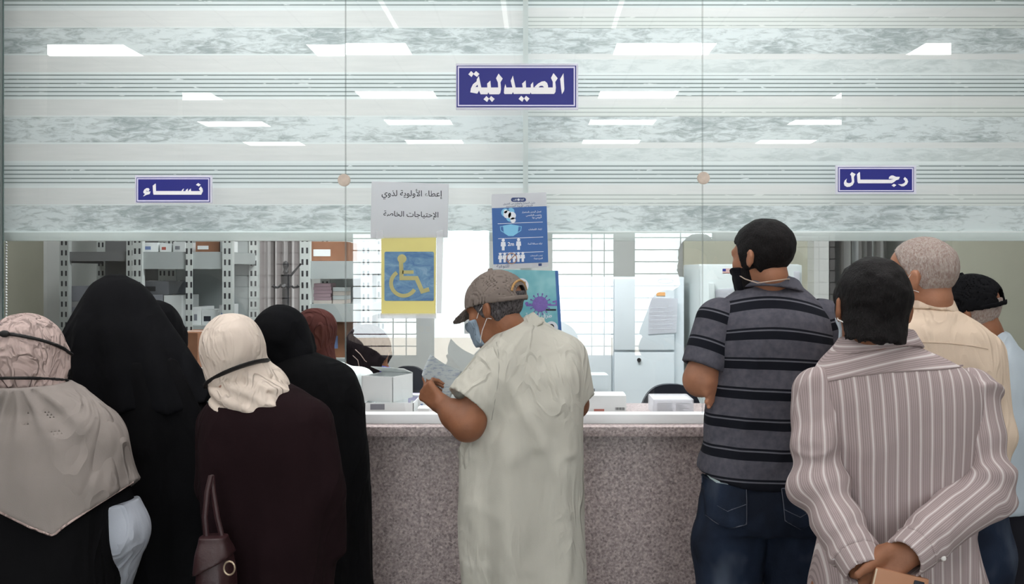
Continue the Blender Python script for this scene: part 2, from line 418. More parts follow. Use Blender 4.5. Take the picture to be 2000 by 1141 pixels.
# ------------------------------------------------------------------ the counter and the glass
struct(slab('wall_counter', (GX0-.02, -.045, 0), (GX1+.02, .06, 1.065), gran))
e = empty('counter_ledge', (0, 0, 1.065), 'narrow speckled granite ledge along the front of the counter', 'counter')
MB().box((GX0-.02, -.085, 1.065), (GX1+.02, .5, 1.097), .006).build('ledge_slab', gran, e, True)
zs0, zs1 = 1.097, Z(808, DG)
e = empty('glass_screen', (0, 0, zs0), 'clear glass screen of three panes standing on the counter', 'glass screen')
struct(slab('trim_3', (GX0, -.02, zs0), (GX1, .05, zs1), alu, .003))
struct(slab('trim_4', (GX0-.03, -.02, zs0), (GX0+.004, .004, CH), simple('dark grey post', lin(110, 118, 118), .5)))
struct(slab('trim_5', (GX1, -.02, zs0), (GX1+.02, .05, CH), MATS['dark grey post']))
seam = [GX0+.004, X(675, DG), X(1372, DG), GX1]
for i in range(3):
    a, b = seam[i]+.0015, seam[i+1]-.0015
    m = MB(); m.box((a, -.004, zs1-.004), (b, .004, CH))
    o = m.build('glass_pane', [glass_m, clear_m, edge_green], e)
    for p in o.data.polygons:
        p.material_index = 0 if p.normal.y < -.9 else 1 if p.normal.y > .9 else 2
    if i == 0:
        o.rotation_euler.x = -.0013
for u, v, w in ((672, 352, 'left'), (1374, 348, 'right')):
    c = W(u, v, DG-.01)
    m = MB(); m.disc((c[0], c[2]), .0205, -.014, -.004, 40); m.disc((c[0], c[2]), .018, -.016, -.014, 40)
    o = m.build('glass_clamp', metal_disc, None, True, (c[0], -.01, c[2]))
    tag(o, f'round steel clamp disc on the {w} glass seam', 'clamp', 'glass clamps')

struct(slab('trim_added', (X(1016, 3.5), .19, 1.097), (X(1038, 3.5), .225, CH), simple('added post reflection grey', lin(206, 210, 208), .6)))  # added pale post; its colour stands in for the ceiling reflected in the gap
# ------------------------------------------------------------------ roller blinds behind the glass
DB = 3.42
def blind(name, u0, u1, right, label):
    e = empty('roller_blind', (X((u0+u1)/2, DB), DB-DG, Z(470, DB)), label, 'blind', 'roller blinds')
    y = DB-DG; m = MB(); mats = [bl_plain, bl_sheer, bl_mot, bl_mot2, bl_line, bl_line2, bl_pale]
    per = [(55, 105, 2), (105, 108, 6), (108, 141, 1), (141, 145, 6), (145, 189, 4), (189, 194, 6), (194, 226, 1 if right is False else 0), (226, 228, 6)]
    if right: per = [(55, 105, 2), (105, 116, 0), (116, 142, 3), (142, 147, 6), (147, 188, 4), (188, 206, 0), (206, 228, 5)]
    x0, x1 = X(u0, DB), X(u1, DB)
    for k in range(-2, 3):
        for a, b, mi in per:
            a2, b2 = a+173.3*k, b+173.3*k
            if a2 > 456: continue
            b2 = min(b2, 456)
            zt, zb = Z(a2, DB), Z(b2, DB)
            if zb > 2.93: continue
            zt = min(zt, 2.93)
            m.add([(x0, y, zb), (x1, y, zb), (x1, y, zt), (x0, y, zt)], [[0, 1, 2, 3]], mi)
    bm_ = m.build('fabric', mats, e)
    m = MB(); m.box((x0, y-.012, Z(471, DB)), (x1, y+.012, Z(454, DB)), .004); m.box((x0, y-.0125, Z(466.5, DB)), (x1, y-.011, Z(465.5, DB)))
    m.build('bottom_bar', alu_bar, e, True)
    m = MB(); m.tube([(x0, y+.01, 2.95), (x1, y+.01, 2.95)], .03, 16); m.build('roller', alu_bar, e, True)
    return e
e = blind('left', -40, 1021.5, False, 'white marbled and lined roller blind behind the left half of the glass')
m = MB()
for k in range(33):
    c = W(12+ (k % 2)*.4, 474+k*5.4, DB+.02)
    for j in range(5):
        pass
    m.tube([c+np.array([0, 0, .0042]), c+np.array([0, 0, .002]), c, c-np.array([0, 0, .002]), c-np.array([0, 0, .0042])], [.0008, .0032, .004, .0032, .0008], 8)
m.build('bead_chain', card_w, e, True)
blind('right', 1031.5, 2165, True, 'white marbled and lined roller blind behind the right half of the glass')
# ------------------------------------------------------------------ signs on the glass
sign_white = simple('sign white plastic', lin(244, 244, 255), .4, var=.01)
sign_blue = simple('sign deep blue', lin(31, 37, 132), .4, var=.02)
sign_letter = simple('sign white lettering', lin(250, 250, 255), .4, var=.01)
sign_line = simple('sign lilac line', lin(225, 223, 250), .4, var=.01)
def zoomer(u0, v0, s):
    return lambda x, y: (X(u0+x/s, DG), Z(v0+y/s, DG))
def sign(g, plate, blue, line, inner, letters, label):
    c0 = g(*plate[:2]); c1 = g(*plate[2:])
    e = empty('sign', ((c0[0]+c1[0])/2, -.004, min(c0[1], c1[1])), label, 'sign', 'blue signs on the glass')
    def R(q, ya, yb, name, mat):
        a = g(q[0], q[1]); b = g(q[2], q[3]); MB().box((a[0], ya, b[1]), (b[0], yb, a[1])).build(name, mat, e)
    R(plate, -.010, -.004, 'backing_plate', sign_white); R(blue, -.0105, -.010, 'blue_panel', sign_blue)
    m = MB(); a = g(line[0], line[1]); b = g(line[2], line[3]); c = g(inner[0], inner[1]); d = g(inner[2], inner[3])
    for lo, hi in (((a[0], c[1]), (b[0], a[1])), ((a[0], b[1]), (b[0], d[1])), ((a[0], d[1]), (c[0], c[1])), ((d[0], d[1]), (b[0], c[1]))):
        m.box((lo[0], -.011, lo[1]), (hi[0], -.0105, hi[1]))
    m.build('border_line', sign_line, e)
    m = MB()
    for p in letters: m.prism([g(*q) for q in p], -.0115, -.0105)
    m.build('lettering', sign_letter, e)
sign(zoomer(880, 110, 7.692), (85, 120, 1915, 810), (95, 150, 1885, 775), (112, 162, 1868, 757), (130, 186, 1848, 738), [
    [(1645, 350), (1695, 265), (1708, 500), (1703, 530), (1672, 578), (1660, 500)],
    [(1535, 478), (1535, 395), (1508, 335), (1545, 262), (1608, 340), (1572, 395), (1582, 480), (1575, 545), (1555, 575), (1465, 575), (1465, 478)],
    [(1465, 575), (1215, 575), (1203, 550), (1195, 575), (950, 575), (938, 545), (925, 575), (815, 577), (803, 560), (808, 490), (825, 425), (840, 478), (930, 478), (905, 378), (938, 300), (978, 478), (1085, 478), (1075, 420), (1130, 370), (1135, 478), (1205, 478), (1205, 435), (1240, 395), (1245, 478), (1320, 476), (1405, 476), (1465, 478)],
    [(1258, 474), (1310, 422), (1370, 388), (1415, 383), (1450, 410), (1462, 445), (1465, 478), (1405, 476), (1380, 452), (1345, 454), (1320, 476)],
    [(465, 478), (555, 478), (552, 420), (600, 375), (610, 478), (718, 478), (712, 400), (685, 340), (723, 270), (785, 345), (752, 400), (760, 500), (750, 560), (730, 580), (585, 580), (570, 550), (558, 580), (455, 580), (430, 525), (415, 472), (410, 435), (397, 355), (428, 305)],
    [(397, 355), (410, 435), (375, 470), (415, 472), (430, 525), (405, 570), (300, 550), (310, 490), (340, 430), (395, 385)],
    [(270, 280), (312, 232), (352, 270), (318, 322)], [(352, 270), (385, 232), (437, 275), (400, 320), (352, 285)],
    [(498, 655), (540, 605), (580, 645), (552, 695)], [(580, 645), (612, 605), (665, 650), (625, 695)],
    [(1022, 650), (1062, 602), (1105, 642), (1078, 692)], [(1105, 642), (1135, 602), (1187, 645), (1147, 692)]],
    'large blue sign with white Arabic lettering centred above the counter')
sign(zoomer(260, 335, 11.765), (70, 92, 1835, 738), (105, 147, 1790, 713), (120, 162, 1772, 698), (145, 186, 1750, 664), [
    [(480, 335), (540, 285), (550, 290), (555, 455), (1140, 455), (1155, 425), (1190, 400), (1195, 405), (1175, 458), (1230, 458), (1245, 425), (1285, 400), (1285, 455), (1302, 458), (1315, 430), (1350, 400), (1360, 458), (1570, 455), (1535, 410), (1580, 350), (1620, 400), (1630, 460), (1590, 540), (500, 540), (490, 500)],
    [(1470, 315), (1520, 272), (1580, 312), (1535, 350)],
    [(265, 470), (290, 420), (340, 388), (385, 390), (408, 420), (385, 465), (320, 445), (345, 470), (430, 465), (410, 525), (330, 545), (270, 580), (262, 570), (305, 525), (268, 500)]],
    'small blue women sign with white Arabic lettering on the left glass pane')
sign(zoomer(1620, 315, 11.11), (118, 98, 1860, 717), (165, 135, 1805, 672), (180, 150, 1790, 656), (205, 176, 1767, 634), [
    [(425, 295), (462, 243), (545, 290), (508, 345), (515, 460), (480, 525), (420, 560), (360, 565), (305, 535), (290, 480), (310, 425), (355, 385), (342, 430), (350, 470), (400, 485), (450, 470), (465, 440), (450, 325)],
    [(575, 290), (620, 245), (638, 245), (645, 405), (1300, 408), (1370, 390), (1262, 390), (1270, 350), (1310, 318), (1350, 315), (1420, 345), (1500, 348), (1480, 400), (1420, 420), (1380, 455), (1330, 485), (600, 485), (585, 450)],
    [(1322, 532), (1370, 495), (1425, 525), (1375, 565)],
    [(1460, 505), (1540, 505), (1600, 480), (1620, 440), (1580, 390), (1610, 350), (1660, 395), (1680, 450), (1650, 510), (1590, 550), (1540, 552)]],
    'small blue men sign with white Arabic lettering on the right glass pane')

# notices taped to the glass
ink = simple('black ink', lin(40, 42, 50), .7, var=.01)
backlit(paper_w, .6); backlit(sign_white, .45)
def gq(u, v): return (X(u, DG), Z(v, DG))
def quad_sheet(name, q, ya, yb, mat, parent): return MB().prism([gq(*p) for p in q], ya, yb).build(name, mat, parent)
e = empty('notice', (X(800, DG), -.004, Z(465, DG)), 'white paper notice with two lines of black Arabic text above the wheelchair sign', 'notice')
quad_sheet('sheet', [(726.5, 354.5), (877, 359.5), (874.5, 464), (724, 466)], -.0065, -.004, paper_w, e)
m = MB()
c = gq(805, 380); text_geo(m, shape_ar('إعطاء الأولوية لذوي'), c[0], c[1], 118/F*DG, -.0067, rot=-.012, bold=.008); m.build('text_line', ink, e); m = MB()
c = gq(803, 420.5); text_geo(m, shape_ar('الإحتياجات الخاصة'), c[0], c[1], 107/F*DG, -.0067, rot=-.025, bold=.008); m.build('text_line', ink, e)
yellow = simple('pale yellow card', lin(252, 243, 172), .6, var=.03, vs=5)
wc_blue, nt, bs = nm('rippled laminated blue'); v = coords(nt, (5, 1, 9))
nt.links.new(ramp(nt, noise(nt, v, 3, 5, .65, 1.5), [(.35, lin(62, 108, 158)), (.55, lin(98, 142, 176)), (.72, lin(140, 170, 196))]), bs.inputs['Base Color']); bs.inputs['Roughness'].default_value = .4
backlit(yellow, .5)
e = empty('wheelchair_sign', (X(798, DG), -.004, Z(615, DG)), 'yellow and blue wheelchair symbol sign taped to the middle glass pane', 'sign')
quad_sheet('card', [(745, 463.5), (852, 463), (851, 615), (745.5, 615)], -.0062, -.004, yellow, e)
z = lambda x, y: gq(720+x/3.806, 340+y/3.806)
rr = []
for cx, cy, a0 in ((475, 590, 0), (132, 590, 90), (132, 931, 180), (475, 931, 270)):
    for k in range(7):
        a = math.radians(a0+k*15); rr.append(z(cx+12*math.cos(a), cy-12*math.sin(a)))
MB().prism(rr, -.0068, -.0062).build('blue_panel', wc_blue, e)
m = MB(); S_ = DG/F/3.806
m.disc(z(250, 630), 33*S_, -.0076, -.0068)
m.stroke([z(243, 655), z(247, 774), z(358, 774), z(400, 872), z(452, 857)], 31*S_, -.0074, -.0068)
m.stroke([z(252, 729), z(336, 729)], 25*S_, -.0074, -.0068)
m.stroke([z(262+93*math.cos(math.radians(a)), 812-93*math.sin(math.radians(a))) for a in range(122, 338, 8)], 28*S_, -.0072, -.0068)
m.build('symbol', yellow, e)
tape, nt, bs = nm('clear tape'); nt.nodes.remove(bs)
t1 = N(nt, 'ShaderNodeBsdfTransparent'); t2 = N(nt, 'ShaderNodeBsdfDiffuse'); t2.inputs[0].default_value = (.85, .87, .9, 1)
ms = N(nt, 'ShaderNodeMixShader'); ms.inputs[0].default_value = .3
nt.links.new(t1.outputs[0], ms.inputs[1]); nt.links.new(t2.outputs[0], ms.inputs[2]); nt.links.new(ms.outputs[0], nt.nodes['Material Output'].inputs[0])
m = MB()
for q in ([(735, 452), (748, 450), (750, 466), (736, 468)], [(853, 452), (866, 450), (862, 612), (853, 612)], [(744, 612), (852, 612), (852, 622), (744, 622)]):
    MB().prism([gq(*p) for p in q], -.0082, -.0078).build('clear_tape', tape, e)

# blue hygiene poster
p_blue = simple('poster blue', lin(52, 100, 166), .5, var=.02)
p_cyan = simple('poster light blue', lin(125, 195, 232), .5, var=.02)
p_white = simple('poster white ink', lin(226, 232, 242), .6, var=.01)
p_navy = simple('poster navy', lin(38, 62, 118), .5, var=.02)
p_brown = simple('poster brown ring', lin(160, 120, 100), .5, var=.02)
e = empty('hygiene_poster', (X(1015, DG), -.004, Z(526, DG)), 'blue hygiene poster with mask and distance pictures, taped above the teal poster', 'poster')
def pq(s, t):   # s,t in 0..1 across the sheet
    a = np.array([960, 380.]); b = np.array([1067, 376.]); c = np.array([964, 526.]); d = np.array([1071, 522.])
    p = (a*(1-s)+b*s)*(1-t)+(c*(1-s)+d*s)*t; return gq(p[0], p[1])
MB().prism([pq(0, 0), pq(1, 0), pq(1, 1), pq(0, 1)], -.0062, -.004).build('sheet', paper_w, e)
MB().prism([pq(.0, .185), pq(1, .185), pq(1, .935), pq(0, .935)], -.0066, -.0062).build('blue_field', p_blue, e)
m = MB()
for t in (.395, .595, .79): m.stroke([pq(.1, t), pq(.92, t)], .0016, -.0070, -.0066)
def pperson(cx, cy, s):
    c = pq(cx, cy); m.disc((c[0], c[1]+.0115*s), .0052*s, -.0072, -.0066, 16)
    m.prism([(c[0]-.007*s, c[1]+.006*s), (c[0]+.007*s, c[1]+.006*s), (c[0]+.0085*s, c[1]-.008*s), (c[0]+.0045*s, c[1]-.009*s), (c[0]+.0045*s, c[1]-.022*s), (c[0]-.0045*s, c[1]-.022*s), (c[0]-.0045*s, c[1]-.009*s), (c[0]-.0085*s, c[1]-.008*s)], -.0072, -.0066)
pperson(.19, .665, 1); pperson(.47, .665, 1)
for x in (.13, .21, .30, .38, .46, .54): pperson(x, .84, .85)
text_geo(m, '2m', *pq(.33, .672), .021, -.0070, bold=.02)
w = DG/F
for t, s_, wd in (('غسل اليدين باستمرار', .255, 38), ('وتجنب التلامس', .3, 30), ('اليومي بها', .335, 18), ('ارتداء الكمامات', .49, 26), ('ترك مسافة آمنة', .68, 28), ('تجنب التجمعات', .84, 24), ('المزدحمة', .88, 17)):
    cx = .9-wd/107/2; text_geo(m, shape_ar(t), *pq(cx, s_), wd*w, -.0070, bold=.01, rot=.035)
m.build('white_print', p_white, e)
m = MB(); c = pq(.31, .285)
for dx, dy, r in ((-.012, .008, .014), (.006, .012, .012), (.004, -.008, .014)): m.disc((c[0]+dx, c[1]+dy), r, -.0069, -.0066, 14)
cm = pq(.335, .485)
m.prism([(cm[0]-.026, cm[1]+.014), (cm[0], cm[1]+.019), (cm[0]+.026, cm[1]+.014), (cm[0]+.023, cm[1]-.010), (cm[0]+.008, cm[1]-.020), (cm[0]-.008, cm[1]-.020), (cm[0]-.023, cm[1]-.010)], -.0070, -.0066)
for sg in (-1, 1): m.stroke([(cm[0]+sg*.025, cm[1]+.012), (cm[0]+sg*.035, cm[1]+.011), (cm[0]+sg*.033, cm[1]-.002), (cm[0]+sg*.024, cm[1]-.008)], .002, -.0070, -.0066)
m.build('light_blue_print', p_cyan, e)
m = MB(); 
for dx, dy, r in ((-.006, .002, .013), (.01, -.002, .013), (.013, -.017, .009), (-.012, .012, .006)): m.disc((c[0]+dx, c[1]+dy), r, -.0073, -.0069, 14)
m.build('washing_hands_print', p_white, e)
m = MB(); c = pq(.335, .865)
m.stroke([(c[0]+.017*math.cos(a/10), c[1]+.017*math.sin(a/10)) for a in range(0, 64, 3)], .0028, -.0078, -.0073); m.stroke([(c[0]-.012, c[1]-.012), (c[0]+.012, c[1]+.012)], .0028, -.0078, -.0073)
m.build('no_crowd_ring', p_brown, e)
m = MB(); c = pq(.49, .085)
m.prism([(c[0]+.018*sx+.007*math.cos(a), c[1]+.007*math.sin(a)) for sx, a0 in ((1, -90), (-1, 90)) for a in [math.radians(a0+k*30) for k in range(7)]], -.0066, -.0062)
m.build('logo_badge', p_navy, e)
for t_, s_, wd in (('دليل الحماية والوقاية من العدوى', .135, 62), ('فيروس كورونا المستجد', .168, 52)):
    m = MB(); text_geo(m, shape_ar(t_), *pq(.5, s_), wd*w, -.0064, rot=.035); m.build('text_line', p_navy, e)
m = MB(); c2_ = c
text_geo(m, shape_ar('للتوعية'), *pq(.17, .965), 24*w, -.0064); m.build('text_line', p_navy, e)
MB().prism([pq(.82, .945), pq(.88, .945), pq(.88, .98), pq(.82, .98)], -.0064, -.0062).build('footer_mark', p_navy, e)
m = MB(); text_geo(m, shape_ar('قف'), c[0]-.012, c[1], .012, -.0070, bold=.02); text_geo(m, shape_ar('للوباء'), c[0]+.011, c[1], .013, -.0070, bold=.02); m.disc(c, .004, -.007, -.0066, 14)
m.build('logo_print', p_white, e)

# teal virus poster below it
teal, nt, bs = nm('poster teal'); v = coords(nt, (1, 1, 1))
nt.links.new(ramp(nt, noise(nt, v, 14, 2), [(.35, lin(92, 168, 184)), (.65, lin(135, 196, 204))]), bs.inputs['Base Color']); bs.inputs['Roughness'].default_value = .4
p_purple = simple('poster purple', lin(120, 98, 176), .5, var=.12, vs=120)
e = empty('virus_poster', (X(1030, DG), -.004, Z(660, DG)), 'teal poster with a purple virus picture behind the capped man', 'poster')
quad_sheet('sheet', [(957, 526), (1088, 529), (1096, 668), (957, 664)], -.0058, -.004, teal, e)
MB().prism([gq(*p) for p in [(1084, 529), (1090, 529), (1098, 668), (1092, 668)]], -.0064, -.0058).build('dark_edge', p_blue, e)
m = MB(); c = gq(1018, 558); m.disc(c, .0245, -.0062, -.0058); m.build('emblem_disc', p_white, e)
m = MB(); cw = gq(1077, 640); m.disc(cw, .021, -.0062, -.0058); m.build('picture_disc', p_white, e)
m = MB()
text_geo(m, shape_ar('طرق الوقاية'), *gq(1052, 617), 52*w, -.0062, bold=.015)
m.build('text_line', p_white, e)
m = MB()
for q in ([(1008, 552), (1014, 549), (1016, 566), (1010, 564)], [(1021, 549), (1027, 552), (1026, 564), (1020, 566)]): m.prism([gq(*p) for p in q], -.0066, -.0062)
m.stroke([gq(1010, 550), gq(1018, 562), gq(1026, 550)], .004, -.0068, -.0062)
m.build('emblem_print', p_brown, e)
m = MB(); c = gq(1055, 594); m.disc(c, .0255, -.0068, -.0058)
for k in range(14):
    a = k*2*math.pi/14; d = np.array([math.cos(a), math.sin(a)])
    m.stroke([tuple(np.array(c)+d*.024), tuple(np.array(c)+d*.033)], .0026, -.0068, -.0058); m.disc(tuple(np.array(c)+d*.034), .0028, -.0068, -.0058, 10)
m.stroke([gq(1028, 597), gq(1042, 597)], .005, -.0064, -.0058); m.disc(gq(1029, 593), .006, -.0064, -.0058, 14)
m.stroke([gq(1070, 596), gq(1087, 596), gq(1086, 588), gq(1079, 590)], .005, -.0064, -.0058)
m.build('virus_picture', p_purple, e)
m = MB(); m.prism([gq(*p) for p in [(1066, 603.5), (1086, 603.5), (1086, 607), (1066, 607)]], -.0064, -.0058); m.build('caption_bar', ink, e); m = MB()
c = gq(1077, 638); m.disc(c, .009, -.0068, -.0062, 16)
m.build('face_picture', ink, e)

# ------------------------------------------------------------------ inside the pharmacy
def pbox(u0, u1, v0, v1, d, dep): return (X(u0, d), d-DG, Z(v1, d)), (X(u1, d), d-DG+dep, Z(v0, d))
holes, nt, bs = nm('perforated upright steel')
sp = N(nt, 'ShaderNodeSeparateXYZ'); nt.links.new(coords(nt), sp.inputs[0])
fz = math_(nt, 'FRACT', math_(nt, 'MULTIPLY', sp.outputs[2], 1/.055)); ax = math_(nt, 'ABSOLUTE', sp.outputs[0])
hm = math_(nt, 'MULTIPLY', math_(nt, 'LESS_THAN', fz, .5), math_(nt, 'COMPARE', ax, .011, .005))
nt.links.new(mix(nt, hm, lin(190, 196, 193), lin(45, 46, 50)), bs.inputs['Base Color']); bs.inputs['Roughness'].default_value = .5
def rack(label, x0, x1, y0, y1, shelves, top, back=False, mat=None, lip=.085):
    e = empty('shelf_rack', ((x0+x1)/2, (y0+y1)/2, FL), label, 'shelf', 'metal shelf racks'); mat = mat or rack_grey
    for x in (x0, x1):
        for y in (y0, y1):
            o = MB().box((x-.024, y-.018, FL), (x+.024, y+.018, top)).build('upright', holes, e)
            o.data.transform(Matrix.Translation((-(x-e.location.x), 0, 0))); o.location.x = x-e.location.x
    for z_ in shelves:
        m = MB(); m.box((x0+.024, y0-.005, z_-lip), (x1-.024, y0+.01, z_)); m.box((x0+.024, y0+.01, z_-.02), (x1-.024, y1, z_)); m.box((x0-.01, y0+.018, z_-.06), (x0+.01, y1-.018, z_)); m.box((x1-.01, y0+.018, z_-.06), (x1+.01, y1-.018, z_))
        m.build('shelf', mat, e)
    if back: MB().box((x0, y1-.01, FL+.1), (x1, y1+.005, top-.02)).build('back_panel', mat, e)
    return e
D2 = 4.9
sh2 = [Z(v, D2) for v in (492, 636, 770, 900)]
rack('pale metal shelf rack holding white boxes, behind the black veiled woman', X(271, D2), X(446, D2), D2-DG, D2-DG+.45, sh2, 2.15, True)
o = MB().box((X(371, D2)-.016, D2-DG-.014, FL), (X(371, D2)+.016, D2-DG-.006, 2.15)).build('upright', holes, bpy.data.objects['shelf_rack'])
o.data.transform(Matrix.Translation((-(X(371, D2)-bpy.data.objects['shelf_rack'].location.x), 0, 0))); o.location.x = X(371, D2)-bpy.data.objects['shelf_rack'].location.x
D1 = 5.35
dark_rack = simple('shaded grey rack steel', lin(120, 121, 122), .55, var=.05)  # rack steel darkened in colour for the shade the far left rack stands in
sh1 = [Z(v, D1) for v in (492, 645, 800)]
rack('metal shelf rack coloured as in shade, far left beside the white pillar', X(128, D1), X(258, D1), D1-DG, D1-DG+.45, sh1, 2.15, True, dark_rack, .05)
D3 = 4.75
sh3 = [Z(v, D3) for v in (510, 594, 700, 800)]
rack('pale metal shelf rack with medicine packets, right of the coat stand', X(597, D3), X(716, D3), D3-DG, D3-DG+.45, sh3, 2.15, True)
NB = [0]
def carton_box(u0, u1, v0, z_or_v1, d, dep, mat, label, group=None, rz=0, name='carton', lab=None, dark=False):
    z0 = z_or_v1
    lo = (X(u0, d), d-DG, z0); hi = (X(u1, d), d-DG+dep, Z(v0, d))
    e = empty(name, origin_of(lo, hi), label, 'box', group)
    MB().box(lo, hi, .002, 0).build('body', mat, e)
    m = MB(); m.box((lo[0]+.01, lo[1]-.0008, lo[2]+(hi[2]-lo[2])*.25), (lo[0]+(hi[0]-lo[0])*.55, lo[1]+.001, lo[2]+(hi[2]-lo[2])*.6))
    m.build('label_sticker', lab or card_g, e)
    m = MB(); m.box((lo[0]-.0005, (lo[1]+hi[1])/2-.012, hi[2]-.002), (hi[0]+.0005, (lo[1]+hi[1])/2+.012, hi[2]+.0008)); m.build('tape_seam', card_w, e)
    e.rotation_euler.z = rz
    return e
blue_tint = simple('blue lettering', lin(110, 130, 175), .7); red_tint = simple('dull red lettering', lin(170, 80, 66), .7)
g2 = 'boxes on the shelf rack'
y2 = .05
carton_box(278, 308, 474, sh2[0], D2+y2, .2, card_w, 'white box at left on the top shelf of the pale rack', g2, lab=blue_tint)
carton_box(312, 334, 476, sh2[0], D2+y2, .2, card_w, 'slim white box with red print on the top shelf of the pale rack', g2, lab=red_tint)
carton_box(338, 362, 473, sh2[0], D2+y2, .2, card_w, 'white box left of the upright on the top shelf', g2)
carton_box(382, 428, 472, sh2[0], D2+y2, .3, carton, 'brown carton on the top shelf of the pale rack', g2, lab=card_w)
carton_box(430, 441, 470, sh2[0], D2+y2, .2, card_w, 'narrow white box beside the brown carton', g2)
a = carton_box(274, 318, 576, sh2[1], D2+y2, .3, card_g, 'lower grey box stacked on the middle shelf', g2)
zt = Z(576, D2+y2)
carton_box(272, 330, 549, zt, D2+.08, .28, card_g, 'upper grey box stacked on the middle shelf', g2, lab=ink)
carton_box(320, 355, 577, sh2[1], D2+y2, .25, card_w, 'white printed box left of the middle upright', g2, lab=blue_tint)
carton_box(375, 393, 600, sh2[1], D2+y2, .2, card_w, 'upright white box right of the middle upright', g2)
carton_box(394, 426, 606, sh2[1], D2+y2, .2, card_w, 'white box with dark end on the middle shelf', g2, lab=plast_blk)
carton_box(428, 442, 596, sh2[1], D2+y2+.02, .2, card_w, 'narrow white box at the right end of the middle shelf', g2, lab=blue_tint)
carton_box(390, 424, 748, sh2[2], D2+y2, .2, card_w, 'white box on the lower shelf beside the cream head scarf', g2, lab=blue_tint)
carton_box(384, 398, 716, sh2[2], D2+.27, .1, card_w, 'tall white packet on the lower shelf', g2)
carton_box(342, 386, 650, Z(720, 4.45), 4.45, .24, carton, 'brown cardboard carton beside the veiled women, topmost', g2, lab=carton)
# trolley that carries the brown carton
e = empty('side_table', (X(364, 4.45), 4.45-DG+.12, FL), 'small white side table under the brown cardboard carton', 'table')
zt = Z(720, 4.45)
MB().box((X(330, 4.45), 4.45-DG-.04, zt-.03), (X(400, 4.45), 4.45-DG+.3, zt), .004).build('tabletop', card_w, e, True)
for x in (X(333, 4.45), X(397, 4.45)):
    for y in (4.45-DG-.02, 4.45-DG+.28): MB().box((x-.014, y-.014, FL), (x+.014, y+.014, zt-.03)).build('leg', alu, e)
g1 = 'grey boxes on the dark rack'
carton_box(134, 172, 617, sh1[1], D1+.04, .25, simple('dim carton', lin(150, 150, 150), .8), 'pale grey box at the bottom of the stack on the far left rack', g1)
carton_box(136, 168, 589, Z(617, D1+.04)+.001, D1+.04, .25, MATS['dim carton'], 'pale grey box in the middle of the stack on the far left rack', g1)
carton_box(134, 176, 559, Z(589, D1+.04)+.001, D1+.04, .25, card_g, 'dark grey box on top of the stack on the far left rack', g1)
carton_box(192, 222, 600, sh1[1], D1+.04, .25, carton, 'small brown box on the far left rack', g1)
g3 = 'packets on the right rack'
carton_box(608, 676, 472, sh3[0], D3+.04, .3, carton, 'large brown carton on top of the rack right of the coat stand', g3, lab=card_w)
pk = simple('lilac pink packet', lin(188, 158, 168), .7, var=.1, vs=3); pk2 = simple('cream packet', lin(226, 214, 206), .7)
zt = sh3[1]
for k in range(6):
    z1_ = zt+.0165
    lo = (X(612+(k % 2), D3+.05), D3-DG+.05, zt); hi = (X(648-(k % 3), D3+.05), D3-DG+.17, z1_-.001)
    o = MB().box(lo, hi, .001).build('medicine_packet', pk if k else pk2, None, False, origin_of(lo, hi)); tag(o, f'{("bottom","second","third","fourth","fifth","topmost")[k]} flat packet of the lilac stack on the rack', 'box', 'lilac medicine packets'); zt = z1_
zt = sh3[1]
for k in range(4):
    z1_ = zt+.02
    lo = (X(650, D3+.05), D3-DG+.05, zt); hi = (X(676, D3+.05), D3-DG+.17, z1_-.001)
    o = MB().box(lo, hi, .001).build('medicine_packet', card_w if k % 2 else pk2, None, False, origin_of(lo, hi)); tag(o, f'{("bottom","second","third","topmost")[k]} white packet of the stack beside the lilac packets', 'box', 'white medicine packets'); zt = z1_
carton_box(640, 676, 628, sh3[2], D3+.04, .3, carton, 'brown carton with a blue mark low on the rack behind the brown head scarf', g3, lab=blue_tint)

# coat stand
e = empty('coat_stand', (X(558, 4.55), 4.55-DG, FL), 'black metal coat stand with hooks behind the women', 'coat stand')
c = W(558, 540, 4.55); cx, cy = c[0], c[1]; zz = lambda v: Z(v, 4.55)
MB().tube([(cx, cy, FL+.03), (cx, cy, zz(560))], .016, 14).build('pole', dark_metal, e, True)
MB().tube([(cx, cy, zz(563)), (cx, cy, zz(536))], [.02, .022], 14).build('hub', dark_metal, e, True)
MB().tube([(cx, cy, zz(536)), (cx, cy, zz(531)), (cx, cy, zz(527)), (cx, cy, zz(522)), (cx, cy, zz(517)), (cx, cy, zz(512)), (cx, cy, zz(510))], [.008, .012, .008, .011, .014, .01, .002], 14).build('finial', dark_metal, e, True)
for a in (0.1, 1.6, 3.3, 4.8):
    dx, dy = math.cos(a), math.sin(a)
    MB().tube([(cx+dx*.02, cy+dy*.02, zz(556)), (cx+dx*.035, cy+dy*.035, zz(562)), (cx+dx*.05, cy+dy*.05, zz(561)), (cx+dx*.058, cy+dy*.058, zz(558))], [.005, .005, .006, .009], 8).build('hook', dark_metal, e, True)
MB().tube([(cx+.02, cy, zz(540)), (cx+.07, cy, zz(515))], [.006, .004], 8).build('hook', dark_metal, e, True)
for k in range(4):
    a = k*math.pi/2+.4; MB().tube([(cx, cy, FL+.09), (cx+math.cos(a)*.14, cy+math.sin(a)*.14, FL+.05), (cx+math.cos(a)*.22, cy+math.sin(a)*.22, FL+.012)], .011, 8).build('foot', dark_metal, e, True)
